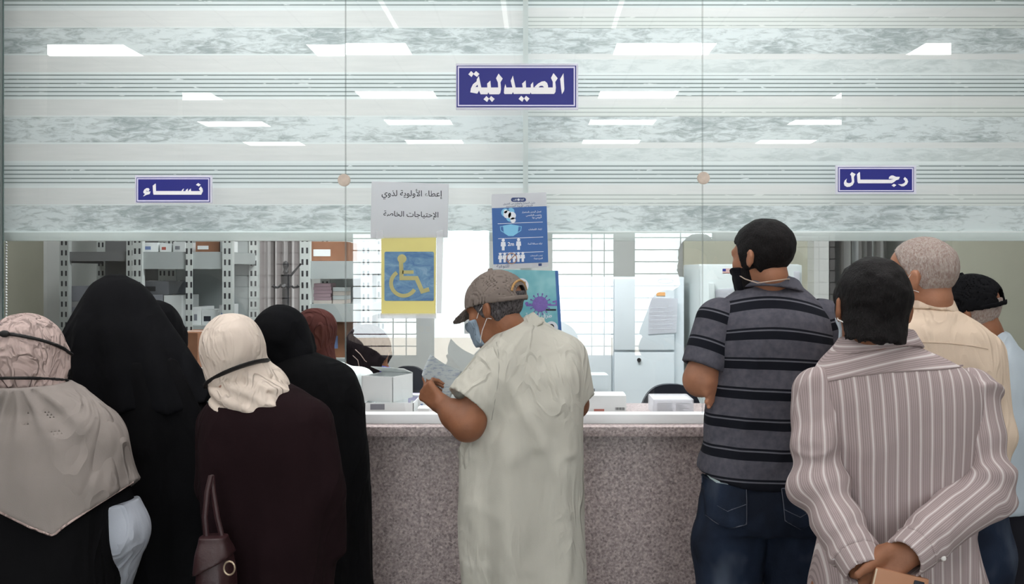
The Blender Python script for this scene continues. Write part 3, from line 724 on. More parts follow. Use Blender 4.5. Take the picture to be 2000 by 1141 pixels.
# curtains on the back wall
def curtain(name, u0, u1, d, cols, label, n=9, amp=.022, ztop=2.4):
    m, nt, bs = nm(name+' cloth')
    sp = N(nt, 'ShaderNodeSeparateXYZ'); nt.links.new(coords(nt), sp.inputs[0])
    nt.links.new(ramp(nt, math_(nt, 'FRACT', math_(nt, 'MULTIPLY', sp.outputs[0], 9.0)), cols, 'CONSTANT'), bs.inputs['Base Color']); bs.inputs['Roughness'].default_value = .9
    x0, x1 = X(u0, d), X(u1, d); k = 120; vs = []; fs = []
    for i in range(k+1):
        x = x0+(x1-x0)*i/k; y = d-DG+amp*math.sin(i/k*n*2*math.pi)+.3*amp*math.sin(i/k*n*5.3)
        for z_ in (FL+.004, ztop): vs += [(x, y, z_)]
    b = len(vs)
    vs += [(a_, y_+.004, z_) for a_, y_, z_ in vs]
    for i in range(k): fs += [[2*i, 2*i+2, 2*i+3, 2*i+1], [b+2*i, b+2*i+1, b+2*i+3, b+2*i+2]]
    e = empty('curtain', ((x0+x1)/2, d-DG, FL), label, 'curtain', 'curtains of the pharmacy')
    make_obj('fabric', vs, fs, m, e)
    MB().tube([(x0-.05, d-DG, ztop+.02), (x1+.05, d-DG, ztop+.02)], .014, 10).build('rail', alu, e, True)
curtain('striped grey', 452, 592, 6.45, [(0, lin(205, 201, 200)), (.2, lin(150, 144, 143)), (.45, lin(226, 222, 221)), (.6, lin(172, 165, 164)), (.8, lin(214, 210, 209))], 'striped grey pleated curtain behind the coat stand')
curtain('grey brown', 1640, 1728, 6.3, [(0, lin(150, 150, 148)), (.3, lin(90, 88, 88)), (.5, lin(186, 190, 190)), (.75, lin(128, 126, 124))], 'grey pleated curtain right of the refrigerator', 4, .03)
# coat hanging on the stand
coat = cloth('pale coat cloth', lin(196, 196, 200))
# pillars and door frames of the pharmacy
struct(slab('wall_pillar', (X(85, 5.8), 5.8-DG, 0), (X(122, 5.8), YB, CH), wall_white))
struct(slab('trim_1', (X(1590, 6.2), 6.2-DG, 0), (X(1619, 6.2), YB, CH), wall_white))
struct(slab('trim_2', (X(1824, 5.9), 5.9-DG, 0), (X(1859, 5.9), YB, CH), wall_white))
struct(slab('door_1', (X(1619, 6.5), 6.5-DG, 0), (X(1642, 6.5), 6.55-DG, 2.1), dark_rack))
struct(slab('wall_side_right', (X(1860, 5.6), 5.6-DG, 0), (XR, 5.7-DG, CH), wall_cream))
struct(slab('wall_side_left', (XL, 6.0-DG, 0), (X(86, 6.0), 6.05-DG, CH), wall_cream))
struct(slab('wall_middle', (X(1336, 6.35), 6.35-DG, 0), (X(1592, 6.35), 6.4-DG, CH), wall_cream))
# lockers
D4 = 5.4
x0, x1, y0 = X(1196, D4), X(1337, D4), D4-DG; zt = Z(541, D4); zm = Z(686, D4)
e = empty('locker', ((x0+x1)/2, y0+.25, FL), 'pale blue grey steel locker with papers stuck on its doors', 'locker')
MB().box((x0, y0+.02, FL), (x1, y0+.5, zt), .004).build('body', locker_m, e, True)
for a, b in ((FL+.08, zm-.006), (zm+.006, zt-.01)):
    MB().box((x0+.01, y0, a), (x1-.055, y0+.02, b), .004).build('door', locker_m, e, True)
c = W(1248, 703, D4); m = MB(); m.disc((c[0], c[2]), .011, y0-.012, y0, 20); m.build('knob', dark_metal, e, True)
c = W(1300, 549, D4); m = MB(); m.stroke([(c[0]+.042*math.cos(a/10), c[2]+.012*math.sin(a/10)) for a in range(0, 64, 2)], .006, y0-.002, y0); m.build('oval_badge', card_g, e)
x2 = X(1060, D4)
e = empty('locker', ((x0+x2)/2, y0+.25, FL), 'pale steel locker behind the man in the long robe', 'locker')
MB().box((x2, y0+.02, FL), (x0-.001, y0+.5, zt), .004).build('body', locker_m, e, True)
MB().box((x2+.01, y0, FL+.08), (x0-.006, y0+.02, zt-.01), .004).build('door', locker_m, e, True)
def paper(label, q, d, mat=paper_w, tab=None):
    m = MB(); pts = [(X(u, d), Z(v, d)) for u, v in q]; y = d-DG
    cx, cz = np.mean([p[0] for p in pts]), min(p[1] for p in pts)
    e = empty('paper', (cx, y, cz), label, 'paper', 'papers stuck up in the pharmacy')
    m.prism(pts, y-.0015, y); m.build('sheet', mat, e)
    m = MB(); w_ = pts[1][0]-pts[0][0]; hh = pts[0][1]-pts[3][1]
    for k in range(6): m.box((pts[3][0]+.15*w_, y-.002, cz+hh*(.15+.11*k)), (pts[3][0]+w_*(.85-.1*(k % 3)), y-.0015, cz+hh*(.15+.11*k)+.004))
    m.build('print', simple('faint grey print', lin(205, 208, 216), .8) if 'faint grey print' not in MATS else MATS['faint grey print'], e)
paper('white sheet hanging on the locker door', [(1268, 580), (1324, 583), (1321, 650), (1266, 653)], D4-.003)
orange = simple('orange sticker', lin(226, 170, 110), .7)
o = MB().box((X(1282, D4), y0-.003, Z(578, D4)), (X(1299, D4), y0-.0002, Z(571, D4))).build('sticker', orange, None, False, (X(1290, D4), y0, Z(578, D4))); tag(o, 'small orange sticker above the sheet on the locker', 'sticker')
# refrigerator
D5 = 5.1
x0, x1, y0 = X(1368, D5), X(1567, D5), D5-DG; zt = Z(516, D5)
e = empty('refrigerator', ((x0+x1)/2, y0+.3, FL), 'white refrigerator with a flag magnet behind the man in the striped polo', 'refrigerator')
MB().box((x0, y0+.05, FL), (x1, y0+.6, zt), .01).build('body', fridge_m, e, True)
MB().box((x0, y0, FL+.06), (x1, y0+.045, zt-.004), .012).build('door', fridge_m, e, True)
MB().box((X(1384, D5), y0-.03, Z(602, D5)), (X(1394, D5), y0, Z(553, D5)), .006).build('handle', fridge_m, e, True)
e = empty('flag_magnet', (X(1419, D5), y0, Z(533, D5)), 'tiny striped flag on the refrigerator door', 'magnet')
f0, f1 = pbox(1411, 1427, 525, 533.5, D5, 0); m = MB(); mats = [red_tint, card_w, sign_blue]
for k in range(7):
    za = f0[2]+(f1[2]-f0[2])*k/7; m.box((f0[0], y0-.002, za), (f1[0], y0, za+(f1[2]-f0[2])/7), mi=k % 2)
m.box((f0[0], y0-.003, f0[2]+(f1[2]-f0[2])*.45), (f0[0]+(f1[0]-f0[0])*.4, y0-.002, f1[2]), mi=2)
m.build('flag', mats, e)
paper('small white note on the refrigerator left of the man in the striped polo', [(1397, 566), (1432, 562), (1434, 590), (1398, 592)], D5-.004)
paper('white note at the right edge of the refrigerator', [(1550, 530), (1562, 530), (1562, 590), (1550, 590)], D5-.004)
# swivel chairs
def chair(c, label, w, h, opening):
    e = empty('office_chair', (c[0], c[1], FL), label, 'chair', 'office chairs')
    # backrest: arched shell
    m = MB(); out = []; n = 24
    for k in range(n+1):
        a = math.pi*k/n; out.append((c[0]+w/2*math.copysign(abs(math.cos(a))**.75, math.cos(a)), c[2]-h+h*abs(math.sin(a))**.8))
    if opening:
        inn = [(c[0]+(p[0]-c[0])*.66, c[2]-h+(p[1]-c[2]+h)*.62) for p in out]
        for i in range(n): m.prism([out[i], out[i+1], inn[i+1], inn[i]], c[1]-.02, c[1]+.02)
    else: m.prism(out, c[1]-.025, c[1]+.02)
    m.prism([(c[0]-w/2, c[2]-h), (c[0]+w/2, c[2]-h), (c[0]+w*.42, c[2]-h-.16), (c[0]-w*.42, c[2]-h-.16)], c[1]-.022, c[1]+.02)
    m.build('backrest', plast_blk, e, True)
    MB().box((c[0]-.2, c[1]-.38, FL+.4), (c[0]+.2, c[1]+.02, FL+.46), .02).build('seat', plast_blk, e, True)
    MB().box((c[0]-.03, c[1]-.01, FL+.42), (c[0]+.03, c[1]+.035, c[2]-h-.05), .005).build('back_post', plast_blk, e, True)
    MB().tube([(c[0], c[1]-.2, FL+.08), (c[0], c[1]-.2, FL+.4)], .025, 12).build('column', dark_metal, e, True)
    for k in range(5):
        a = k*2*math.pi/5; MB().tube([(c[0], c[1]-.2, FL+.09), (c[0]+.28*math.cos(a), c[1]-.2+.28*math.sin(a), FL+.06), (c[0]+.28*math.cos(a), c[1]-.2+.28*math.sin(a), FL+.003)], [.025, .018, .02], 8).build('foot', plast_blk, e, True)
chair(W(1310, 750, 4.6), 'dark office chair with an open backrest left of the man in the striped polo', .30, .22, True)
chair(W(797, 715, 5.6), 'dark office chair with a solid rounded backrest behind the paper held up', .27, .23, False)

# things on the counter behind the glass
ZC = 1.097
DC = 3.47
def tray(u0, u1, v0, d, dep, label, mat):
    lo = (X(u0, d), d-DG, ZC); hi = (X(u1, d), d-DG+dep, Z(v0, d)); t = .003
    e = empty('carton_tray', origin_of(lo, hi), label, 'box')
    m = MB(); m.box(lo, (hi[0], hi[1], lo[2]+t)); m.box(lo, (hi[0], lo[1]+t, hi[2])); m.box((lo[0], hi[1]-t, lo[2]), hi); m.box(lo, (lo[0]+t, hi[1], hi[2])); m.box((hi[0]-t, lo[1], lo[2]), hi)
    m.build('body', mat, e); return e, lo, hi
e, lo, hi = tray(712, 808, 787, DC, .22, 'low white carton tray at the left end of the visible counter', card_w)
m = MB(); m.box((lo[0]+.02, lo[1]-.0006, lo[2]+.02), (lo[0]+.07, lo[1], lo[2]+.04)); m.build('label_sticker', card_g, e)
# open white carton on the tray
R = Matrix.Rotation(-.35, 3, 'Z')
d = DC+.1; c = W(757, 760, d); wx, wy, hz = .1, .075, .088; zb = Z(787, DC)+.001
e = empty('open_carton', (c[0], c[1], zb), 'open white carton with its flap up, on the low tray beside the purple masked woman', 'box')
m = MB(); P3 = lambda x, y, zz_: tuple(R @ Vector((x, y, 0))+Vector((c[0], c[1], zz_)))
def wall(a, b, z0, z1, t=.003):
    a = np.array(a); b = np.array(b); n_ = np.array([-(b-a)[1], (b-a)[0]])/np.linalg.norm(b-a)*t
    v_ = [P3(*a, z0), P3(*b, z0), P3(*(b+n_), z0), P3(*(a+n_), z0), P3(*a, z1), P3(*b, z1), P3(*(b+n_), z1), P3(*(a+n_), z1)]
    m.add(v_, [[0, 1, 5, 4], [1, 2, 6, 5], [2, 3, 7, 6], [3, 0, 4, 7], [0, 3, 2, 1], [4, 5, 6, 7]])
q = [(-wx/1.6, -wy), (wx/1.6, -wy), (wx/1.6, wy), (-wx/1.6, wy)]
for i in range(4): wall(q[i], q[(i+1) % 4], zb, zb+hz)
m.add([P3(*p, zb) for p in q]+[P3(*p, zb+.003) for p in q], [[3, 2, 1, 0], [4, 5, 6, 7]])
m.build('body', card_w, e)
m = MB(); m.add([P3(-wx/1.6, wy, zb+hz), P3(wx/1.6, wy, zb+hz), P3(wx/1.6+.005, wy-.08, zb+hz+.022), P3(-wx/1.6, wy-.085, zb+hz+.026)]+[P3(-wx/1.6, wy, zb+hz+.002), P3(wx/1.6, wy, zb+hz+.002), P3(wx/1.6+.005, wy-.08, zb+hz+.024), P3(-wx/1.6, wy-.085, zb+hz+.028)], [[0, 1, 2, 3], [7, 6, 5, 4], [0, 4, 5, 1], [1, 5, 6, 2], [2, 6, 7, 3], [3, 7, 4, 0]])
m.build('flap', card_w, e)
small = 'small boxes on the counter'
def cbox(u0, u1, v0, d, dep, mat, label, lab=None, z0=ZC, rz=0): return carton_box(u0, u1, v0, z0, d, dep, mat, label, small, rz, 'medicine_box', lab)
cbox(815, 838, 798, DC+.02, .08, card_w, 'small flat white box just right of the tray', card_w)
cbox(816, 834, 780, DC+.13, .07, card_w, 'small white box behind the flat one, right of the tray', blue_tint)
cbox(797, 836, 774, DC+.215, .1, simple('lilac leaflets', lin(170, 166, 196), .8, var=.25, vs=50), 'pile of lilac leaflets behind the tray', card_w)
cbox(1134, 1223, 773, DC+.02, .12, card_w, 'long white medicine box with a red stripe right of the robed man', card_w)
e = bpy.data.objects['medicine_box.003'] if 'medicine_box.003' in bpy.data.objects else None
d_ = DC+.02; y_ = d_-DG
m = MB(); m.box((X(1160, d_), y_-.0015, Z(803.5, d_)), (X(1180, d_), y_-.0008, Z(799, d_))); m.build('red_stripe', red_tint, e)
m = MB(); 
for k in range(10): m.box((X(1202+k*1.9, d_), y_-.0015, Z(801, d_)), (X(1202+k*1.9+(1.2 if k % 3 else .7), d_), y_-.0008, Z(796, d_)))
m.build('barcode', ink, e)
cbox(1128, 1187, 733, DC+.17, .1, locker_m, 'pale blue grey medicine box behind the long white one', card_g, ZC, .06)
# wrapped pad of forms
lo, hi = pbox(1278, 1353, 781, 808, DC, .16); lo = (lo[0], lo[1], ZC)
e = empty('paper_pack', origin_of(lo, hi), 'clear wrapped pack of printed forms in front of the open backed chair', 'paper pack')
m = MB(); m.box(lo, (hi[0], hi[1], hi[2]-.003), .003); m.build('paper_stack', paper_w, e, True)
m = MB()
for k in range(7):
    z_ = lo[2]+.006+k*.0058
    for a, b in ((.08, .46), (.56, .9-.06*(k % 3))): m.box((lo[0]+(hi[0]-lo[0])*a, lo[1]-.001, z_), (lo[0]+(hi[0]-lo[0])*b, lo[1], z_+.0022))
m.build('print', card_g, e)
m = MB(); m.box((lo[0]-.004, lo[1]-.003, lo[2]), (hi[0]+.004, hi[1]+.003, hi[2]+.002), .006); m.build('clear_wrap', tape, e, True)
# photo notices on the hall's far wall beside the doorway (seen mirrored in the glass)
nb = simple('notice blue', lin(80, 110, 170), .6, var=.3, vs=40); ns = simple('notice skin tone', lin(150, 120, 110), .6)
for (u, w_), lb in zip(((830, 26), (922, 30)), ('left', 'right')):
    x = (u-U0)*WB; e = empty('wall_notice', (x, YF+.02, 1.02), f'blue wall notice with hand photographs, {lb} of the doorway', 'notice', 'hall notices')
    MB().box((x-w_/2*WB, YF, .86), (x+w_/2*WB, YF+.008, 1.1)).build('sheet', nb, e)
    m = MB(); m.box((x-.07, YF+.008, .88), (x-.008, YF+.01, .95)); m.box((x+.008, YF+.008, .88), (x+.07, YF+.01, .95)); m.build('photographs', ns, e)
# ------------------------------------------------------------------ figures: smooth bodies and garments grown from distance fields
f32 = np.float32
def hash3(i, j, k, s):
    h = (i.astype(np.uint32)*np.uint32(374761393)+j.astype(np.uint32)*np.uint32(668265263)+k.astype(np.uint32)*np.uint32(2147483647)+np.uint32(s*974711))
    h = (h ^ (h >> np.uint32(13)))*np.uint32(1274126177); h = h ^ (h >> np.uint32(16))
    return (h & np.uint32(0xFFFF)).astype(f32)/f32(65535)
def vn(P, scale, seed=0):
    """smooth value noise, -1..1"""
    Q = P*np.asarray(scale, f32)+f32(100); I = np.floor(Q).astype(np.int32); t = (Q-I).astype(f32); t = t*t*(3-2*t)
    i, j, k = I[:, 0], I[:, 1], I[:, 2]; r = 0
    for a in (0, 1):
        wa = t[:, 0] if a else 1-t[:, 0]
        for b in (0, 1):
            wb = t[:, 1] if b else 1-t[:, 1]
            for c in (0, 1):
                wc = t[:, 2] if c else 1-t[:, 2]
                r = r+wa*wb*wc*hash3(i+a, j+b, k+c, seed)
    return r*2-1
def ridge(P, scale, seed=0): return 1-2*np.abs(vn(P, scale, seed))

def crease(P, scale, seed=0, w=.2, warp=.05):
    """crisp fold lines where a warped noise crosses zero, 0..1"""
    Q = P+warp*np.stack([vn(P, 7, seed+11), vn(P, 7, seed+12), vn(P, 7, seed+13)], 1)
    g = np.clip(vn(P, np.asarray(scale)*.45, seed+14)*.8+.55, 0, 1)
    return np.exp(-(vn(Q.astype(f32), scale, seed)/w)**2)*g
def mesh_field(fn, lo, hi, res):
    """polygons of the zero level of fn in a box (surface nets, sampled only near the surface)"""
    lo = np.asarray(lo, float)-2*res; hi = np.asarray(hi, float)+2*res; B = 6
    nb = np.ceil((hi-lo)/(res*B)).astype(int); n = nb*B+1
    ax = [(lo[a]+(np.arange(nb[a])+.5)*B*res).astype(f32) for a in range(3)]
    C = np.stack(np.meshgrid(*ax, indexing='ij'), -1).reshape(-1, 3)
    fc = fn(C).reshape(nb); act = np.abs(fc) < B*res*.87*2.0
    vol = np.repeat(np.repeat(np.repeat(np.where(fc < 0, f32(-1), f32(1)), B, 0), B, 1), B, 2)
    vol = np.pad(vol, ((0, 1), (0, 1), (0, 1)), mode='edge').astype(f32)
    need = np.zeros(n, bool)
    for i, j, k in np.argwhere(act): need[i*B:i*B+B+1, j*B:j*B+B+1, k*B:k*B+B+1] = True
    idx = np.argwhere(need)
    out = np.empty(len(idx), f32)
    for s in range(0, len(idx), 400000):
        out[s:s+400000] = fn((lo+idx[s:s+400000]*res).astype(f32))
    vol[need] = out
    S = vol < 0
    cs = [(a, b, c) for a in (0, 1) for b in (0, 1) for c in (0, 1)]
    cnt = sum(S[a:n[0]-1+a, b:n[1]-1+b, c:n[2]-1+c].astype(np.int8) for a, b, c in cs)
    cell = np.argwhere((cnt > 0) & (cnt < 8))
    if not len(cell): return np.zeros((0, 3)), np.zeros((0, 4), int)
    val = np.stack([vol[cell[:, 0]+a, cell[:, 1]+b, cell[:, 2]+c] for a, b, c in cs], 1)
    acc = np.zeros((len(cell), 3)); w = np.zeros(len(cell))
    for p in range(8):
        for q in range(p+1, 8):
            d = np.array(cs[q])-np.array(cs[p])
            if np.abs(d).sum() != 1: continue
            x = (val[:, p] < 0) != (val[:, q] < 0)
            t = np.where(x, val[:, p]/np.where(x, val[:, p]-val[:, q], 1), 0)
            acc += np.where(x[:, None], np.array(cs[p])+t[:, None]*d, 0); w += x
    V = lo+(cell+acc/w[:, None])*res
    ids = -np.ones(n, np.int64); ids[tuple(cell.T)] = np.arange(len(cell))
    Fs = []
    for a in range(3):
        b, c = (a+1) % 3, (a+2) % 3
        s0 = [slice(None)]*3; s1 = [slice(None)]*3; s0[a] = slice(0, -1); s1[a] = slice(1, None)
        e = np.argwhere(S[tuple(s0)] != S[tuple(s1)])
        e = e[(e[:, b] > 0) & (e[:, c] > 0)]
        eb = np.eye(3, dtype=int)[b]; ec = np.eye(3, dtype=int)[c]
        q = np.stack([ids[tuple((e-eb-ec).T)], ids[tuple((e-ec).T)], ids[tuple(e.T)], ids[tuple((e-eb).T)]], 1)
        neg = S[tuple(e.T)]
        q[~neg] = q[~neg][:, ::-1]
        Fs.append(q[(q >= 0).all(1)])
    return V, np.concatenate(Fs)
def field_obj(name, fn, lo, hi, res, mat, parent, attrs=None, smooth_it=1):
    V, Fq = mesh_field(fn, lo, hi, res)
    for _ in range(smooth_it):     # light relaxation of the net
        E = np.concatenate([Fq[:, [0, 1]], Fq[:, [1, 2]], Fq[:, [2, 3]], Fq[:, [3, 0]]])
        A = np.zeros_like(V); c = np.zeros(len(V)); np.add.at(A, E[:, 0], V[E[:, 1]]); np.add.at(c, E[:, 0], 1); np.add.at(A, E[:, 1], V[E[:, 0]]); np.add.at(c, E[:, 1], 1)
        V = V*.5+A/np.maximum(c, 1)[:, None]*.5
    o = make_obj(name, V, Fq, mat, parent)
    for k, g in (attrs or {}).items():
        at = o.data.attributes.new(k, 'FLOAT', 'POINT'); at.data.foreach_set('value', np.asarray(g(V.astype(f32)), f32))
    return o

# primitives
def rc(a, b, r1, r2):
    a = np.asarray(a, f32); b = np.asarray(b, f32); ba = b-a; L = float(ba@ba)+1e-9
    def fn(P):
        pa = P-a; h = np.clip(pa@ba/L, 0, 1)
        return np.linalg.norm(pa-h[:, None]*ba, axis=1)-(r1+(r2-r1)*h)
    return fn
def ell(c, r, R=None):
    c = np.asarray(c, f32); r = np.asarray(r, f32)
    def fn(P):
        q = P-c
        if R is not None: q = q@R
        k0 = np.linalg.norm(q/r, axis=1); k1 = np.linalg.norm(q/(r*r), axis=1)+1e-9
        return k0*(k0-1)/k1
    return fn
def smin(a, b, k):
    h = np.clip(.5+.5*(b-a)/k, 0, 1); return b+(a-b)*h-k*h*(1-h)
def U(*fs, k=.02):
    def fn(P):
        r = fs[0](P)
        for f in fs[1:]: r = smin(r, f(P), k)
        return r
    return fn
def chain(pts, rs, k=.012): return U(*[rc(pts[i], pts[i+1], rs[i], rs[i+1]) for i in range(len(pts)-1)], k=k)
def off(f, d): return lambda P: f(P)-d
def cut(f, *planes):
    """keep the side where (P-point).normal < 0"""
    def fn(P):
        r = f(P)
        for p, n_ in planes:
            n_ = np.asarray(n_, f32); n_ = n_/np.linalg.norm(n_); r = np.maximum(r, (P-np.asarray(p, f32))@n_)
        return r
    return fn
def shell(f, t): return lambda P: np.maximum(f(P), -(f(P)+t))
def minus(f, g): return lambda P: np.maximum(f(P), -g(P))
def rows_field(rows, d, n=2.35, blur=.012):
    """upright garment or trunk: outline rows (v, u left, u right, half depth, shift in depth) at distance d"""
    rows = sorted(rows, key=lambda r: -r[0]); z = np.array([Z(r[0], d) for r in rows])
    cx = np.array([(X(r[1], d)+X(r[2], d))/2 for r in rows]); rx = np.array([(X(r[2], d)-X(r[1], d))/2 for r in rows])
    ry = np.array([r[3] for r in rows]); cy = np.array([d-DG+(r[4] if len(r) > 4 else 0) for r in rows])
    zs = np.linspace(z[0], z[-1], 400); st = zs[1]-zs[0]; kn = max(1, int(blur/st)); g = np.exp(-.5*(np.arange(-3*kn, 3*kn+1)/kn)**2); g /= g.sum()
    T = []
    for a in (cx, rx, ry, cy):
        y = np.interp(zs, z, a); y = np.convolve(np.pad(y, 3*kn, mode='edge'), g, 'valid'); T.append(y)
    sl = np.gradient(T[1], st)
    def fn(P):
        zz = P[:, 2]; c, a, b, y, s_ = (np.interp(zz, zs, t).astype(f32) for t in (*T[:2], T[2], T[3], sl))
        q = (np.abs((P[:, 0]-c)/a)**n+np.abs((P[:, 1]-y)/b)**n)**(1/n)
        r = (q-1)*np.minimum(a, b)/np.sqrt(1+np.minimum(np.abs(s_), 3)**2)
        return np.maximum(r, np.maximum(zz-zs[-1], zs[0]-zz))
    fn.z0, fn.z1 = zs[0], zs[-1]; fn.box = (np.array([(T[0]-T[1]).min(), (T[3]-T[2]).min(), zs[0]]), np.array([(T[0]+T[1]).max(), (T[3]+T[2]).max(), zs[-1]]))
    fn.theta = lambda P: np.arctan2(P[:, 0]-np.interp(P[:, 2], zs, T[0]), -(P[:, 1]-np.interp(P[:, 2], zs, T[3])))
    fn.cx = lambda zz: np.interp(zz, zs, T[0]); fn.rx = lambda zz: np.interp(zz, zs, T[1]); fn.cy = lambda zz: np.interp(zz, zs, T[3]); fn.ry = lambda zz: np.interp(zz, zs, T[2])
    return fn
def vz(z, d): return V0+(HC-z)*F/d

class Head:
    """a head with brow, nose, mouth, ears; yaw turns left, pitch nods down, roll leans to the right"""
    def __init__(s, o, yaw=0, pitch=0, roll=0, size=1, fat=1.0):
        s.o = np.asarray(o, float); s.s = size
        s.R = np.array(Matrix.Rotation(math.radians(yaw), 3, 'Z') @ Matrix.Rotation(math.radians(-pitch), 3, 'X') @ Matrix.Rotation(math.radians(roll), 3, 'Y'))
        cran = U(ell((0, -.014, .034), (.074*fat, .094, .085)), ell((0, .012, .01), (.07*fat, .08, .09)), k=.02)
        s.cran = cran
        face = U(cran, ell((0, .03, -.045), (.058*fat, .062, .075)), rc((-.03, .045, -.085), (0, .072, -.098), .026, .02), rc((.03, .045, -.085), (0, .072, -.098), .026, .02), k=.03)
        face = U(face, rc((-.045, .078, .02), (.045, .078, .02), .012, .012), rc((-.05, .062, -.02), (-.02, .08, -.05), .018, .015), rc((.05, .062, -.02), (.02, .08, -.05), .018, .015), k=.02)
        sock = U(ell((-.032, .1, .002), (.018, .016, .011)), ell((.032, .1, .002), (.018, .016, .011)), k=.001)
        f1 = face; face = lambda P: -smin(-f1(P), sock(P), .012)
        s.eyes = U(ell((-.031, .079, .002), (.0125, .0125, .0125)), ell((.031, .079, .002), (.0125, .0125, .0125)), k=.001)
        face = U(face, s.eyes, k=.003)
        face = U(face, rc((0, .09, .008), (0, .112, -.032), .007, .012), ell((-.012, .1, -.036), (.009, .012, .008)), ell((.012, .1, -.036), (.009, .012, .008)), k=.01)
        face = U(face, ell((0, .091, -.064), (.025, .01, .007)), ell((0, .089, -.075), (.021, .01, .007)), k=.006)
        ears = []
        for sg in (-1, 1):
            Re = np.array(Matrix.Rotation(sg*.38, 3, 'Z') @ Matrix.Rotation(.2, 3, 'X'))
            e1 = ell((sg*.082*fat, -.012, -.004), (.010, .019, .032), Re); e2 = ell((sg*.090*fat, -.006, .0), (.006, .011, .02), Re)
            ears.append((lambda a, b: lambda P: np.maximum(a(P), -b(P)))(e1, e2))
        s.face_only = face; s.local = U(face, *ears, k=.008)
    def L(s, P): return ((P-s.o.astype(f32))@s.R.astype(f32))/f32(s.s)
    def Wd(s, p): return s.o+s.R@(np.asarray(p, float)*s.s)
    def field(s, fn=None):
        fn = fn or s.local
        return lambda P: fn(s.L(P))*s.s
    def neck(s, base, r0=.054, r1=.052): return rc(s.Wd((0, -.03, -.06)), base, r0*s.s, r1)
    def box(s, r=.17): return s.o-r*s.s, s.o+r*s.s

def unit(v): v = np.asarray(v, float); return v/np.linalg.norm(v)
def hand(wr, d, n_, thumb, curl=(25, 35, 25), size=.88, tcurl=(0, 20), tdir=None, spread=.1, fing=(1, 1, 1, 1)):
    """palm, four unequal bent fingers and a thumb leaving the palm's side"""
    d = unit(d); n_ = np.asarray(n_, float); n_ = unit(n_-d*(n_@d)); t = np.cross(d, n_)*thumb; wr = np.asarray(wr, float)
    ks = []; prim = []; tips = []
    for i, (o_, pl) in enumerate(((.03, .084), (.010, .088), (-.011, .084), (-.030, .076))):
        k_ = wr+d*pl*size+t*o_*size; ks.append(k_)
        prim.append(rc(wr+t*o_*.45*size+d*.008, k_, .015*size, .0115*size))
    prim.append(rc(wr+t*.014*size+d*.02*size, wr+t*.026*size+d*.05*size+n_*.006, .016*size, .016*size))
    palm = U(*prim, k=.009)
    fs = []
    for i, (ls, r) in enumerate((((.042, .025, .021), .0092), ((.046, .029, .022), .0094), ((.042, .027, .022), .009), ((.033, .020, .019), .008))):
        p = ks[i]; dd = unit(d+t*spread*(1.5-i)*.5); a = 0; seg = []
        for j in range(3):
            a += math.radians(curl[j]*fing[i]); q = p+(dd*math.cos(a)+n_*math.sin(a))*ls[j]*size
            seg.append(rc(p, q, r*size*(1-.08*j), r*size*(.94-.08*j))); p = q
        tips.append(p); fs.append(U(*seg, k=.004))
    td = unit(d*.62+t*.72+n_*.25) if tdir is None else unit(tdir); p = wr+t*.022*size+d*.024*size; seg = []
    a = 0
    for j, (l, r) in enumerate(((.044, .0145), (.034, .0115), (.027, .0100))):
        if j: a += math.radians(tcurl[j-1])
        dv = unit(td*math.cos(a)+unit(d*.8-t*.3)*math.sin(a)); q = p+dv*l*size
        seg.append(rc(p, q, r*size, r*size*.85)); p = q
    tips.append(p); th = U(*seg, k=.006)
    fing_ = lambda P: np.minimum.reduce([f(P) for f in fs])
    fn = U(palm, th, k=.01); fn2 = U(fn, fing_, k=.007)
    fn2.tips = tips; fn2.knuckles = ks
    return fn2
def bbox(pts, r): P = np.array(pts); return P.min(0)-r, P.max(0)+r
def union_box(*bs): return np.min([b[0] for b in bs], 0), np.max([b[1] for b in bs], 0)

# materials of people
def skin_mat(name, c):
    m, nt, bs = nm(name); v = coords(nt)
    n1 = noise(nt, v, 18, 4); n2 = noise(nt, v, 160, 3)
    nt.links.new(ramp(nt, n1, [(.3, tuple(x*.82 for x in c)), (.7, tuple(x*1.1 for x in c))]), bs.inputs['Base Color'])
    bs.inputs['Roughness'].default_value = .5; bs.inputs['Specular IOR Level'].default_value = .35
    bs.inputs['Subsurface Weight'].default_value = .03; bs.inputs['Subsurface Radius'].default_value = (.01, .004, .002)
    bump(nt, bs, n2, .25, .002); return m
def hair_mat(name, a, b, scale=(60, 60, 22)):
    m, nt, bs = nm(name); v = coords(nt, scale)
    n1 = noise(nt, v, 4, 4, .6, .6)
    nt.links.new(ramp(nt, n1, [(.35, a), (.65, b)]), bs.inputs['Base Color']); bs.inputs['Roughness'].default_value = .6; bs.inputs['Specular IOR Level'].default_value = .2
    bump(nt, bs, n1, .8, .006); return m
sk_tan = skin_mat('tan skin', lin(166, 116, 90)); sk_brown = skin_mat('brown skin', lin(146, 98, 72)); sk_dark = skin_mat('deep brown skin', lin(110, 74, 60)); sk_pale = skin_mat('light brown skin', lin(170, 128, 110))
hair_black = hair_mat('black hair', lin(8, 7, 8), lin(24, 20, 22)); hair_grey = hair_mat('cropped grey hair', lin(150, 128, 120), lin(186, 176, 170)); hair_salt = hair_mat('dark grey hair', lin(42, 38, 40), lin(110, 106, 108))
black_cloth = cloth('black abaya cloth', (.0042, .0042, .0052), var=.25, fold=.8, fs=6, rough=.9)
black_cloth2 = cloth('black veil cloth', (.0048, .005, .0065), var=.25, fold=.7, fs=5, rough=.88)
denim_seam = None
shoe_m = simple('dark leather', lin(38, 32, 30), .4)
strap_w = simple('white elastic', lin(232, 230, 228), .6); strap_b = simple('black elastic', lin(18, 16, 18), .6)

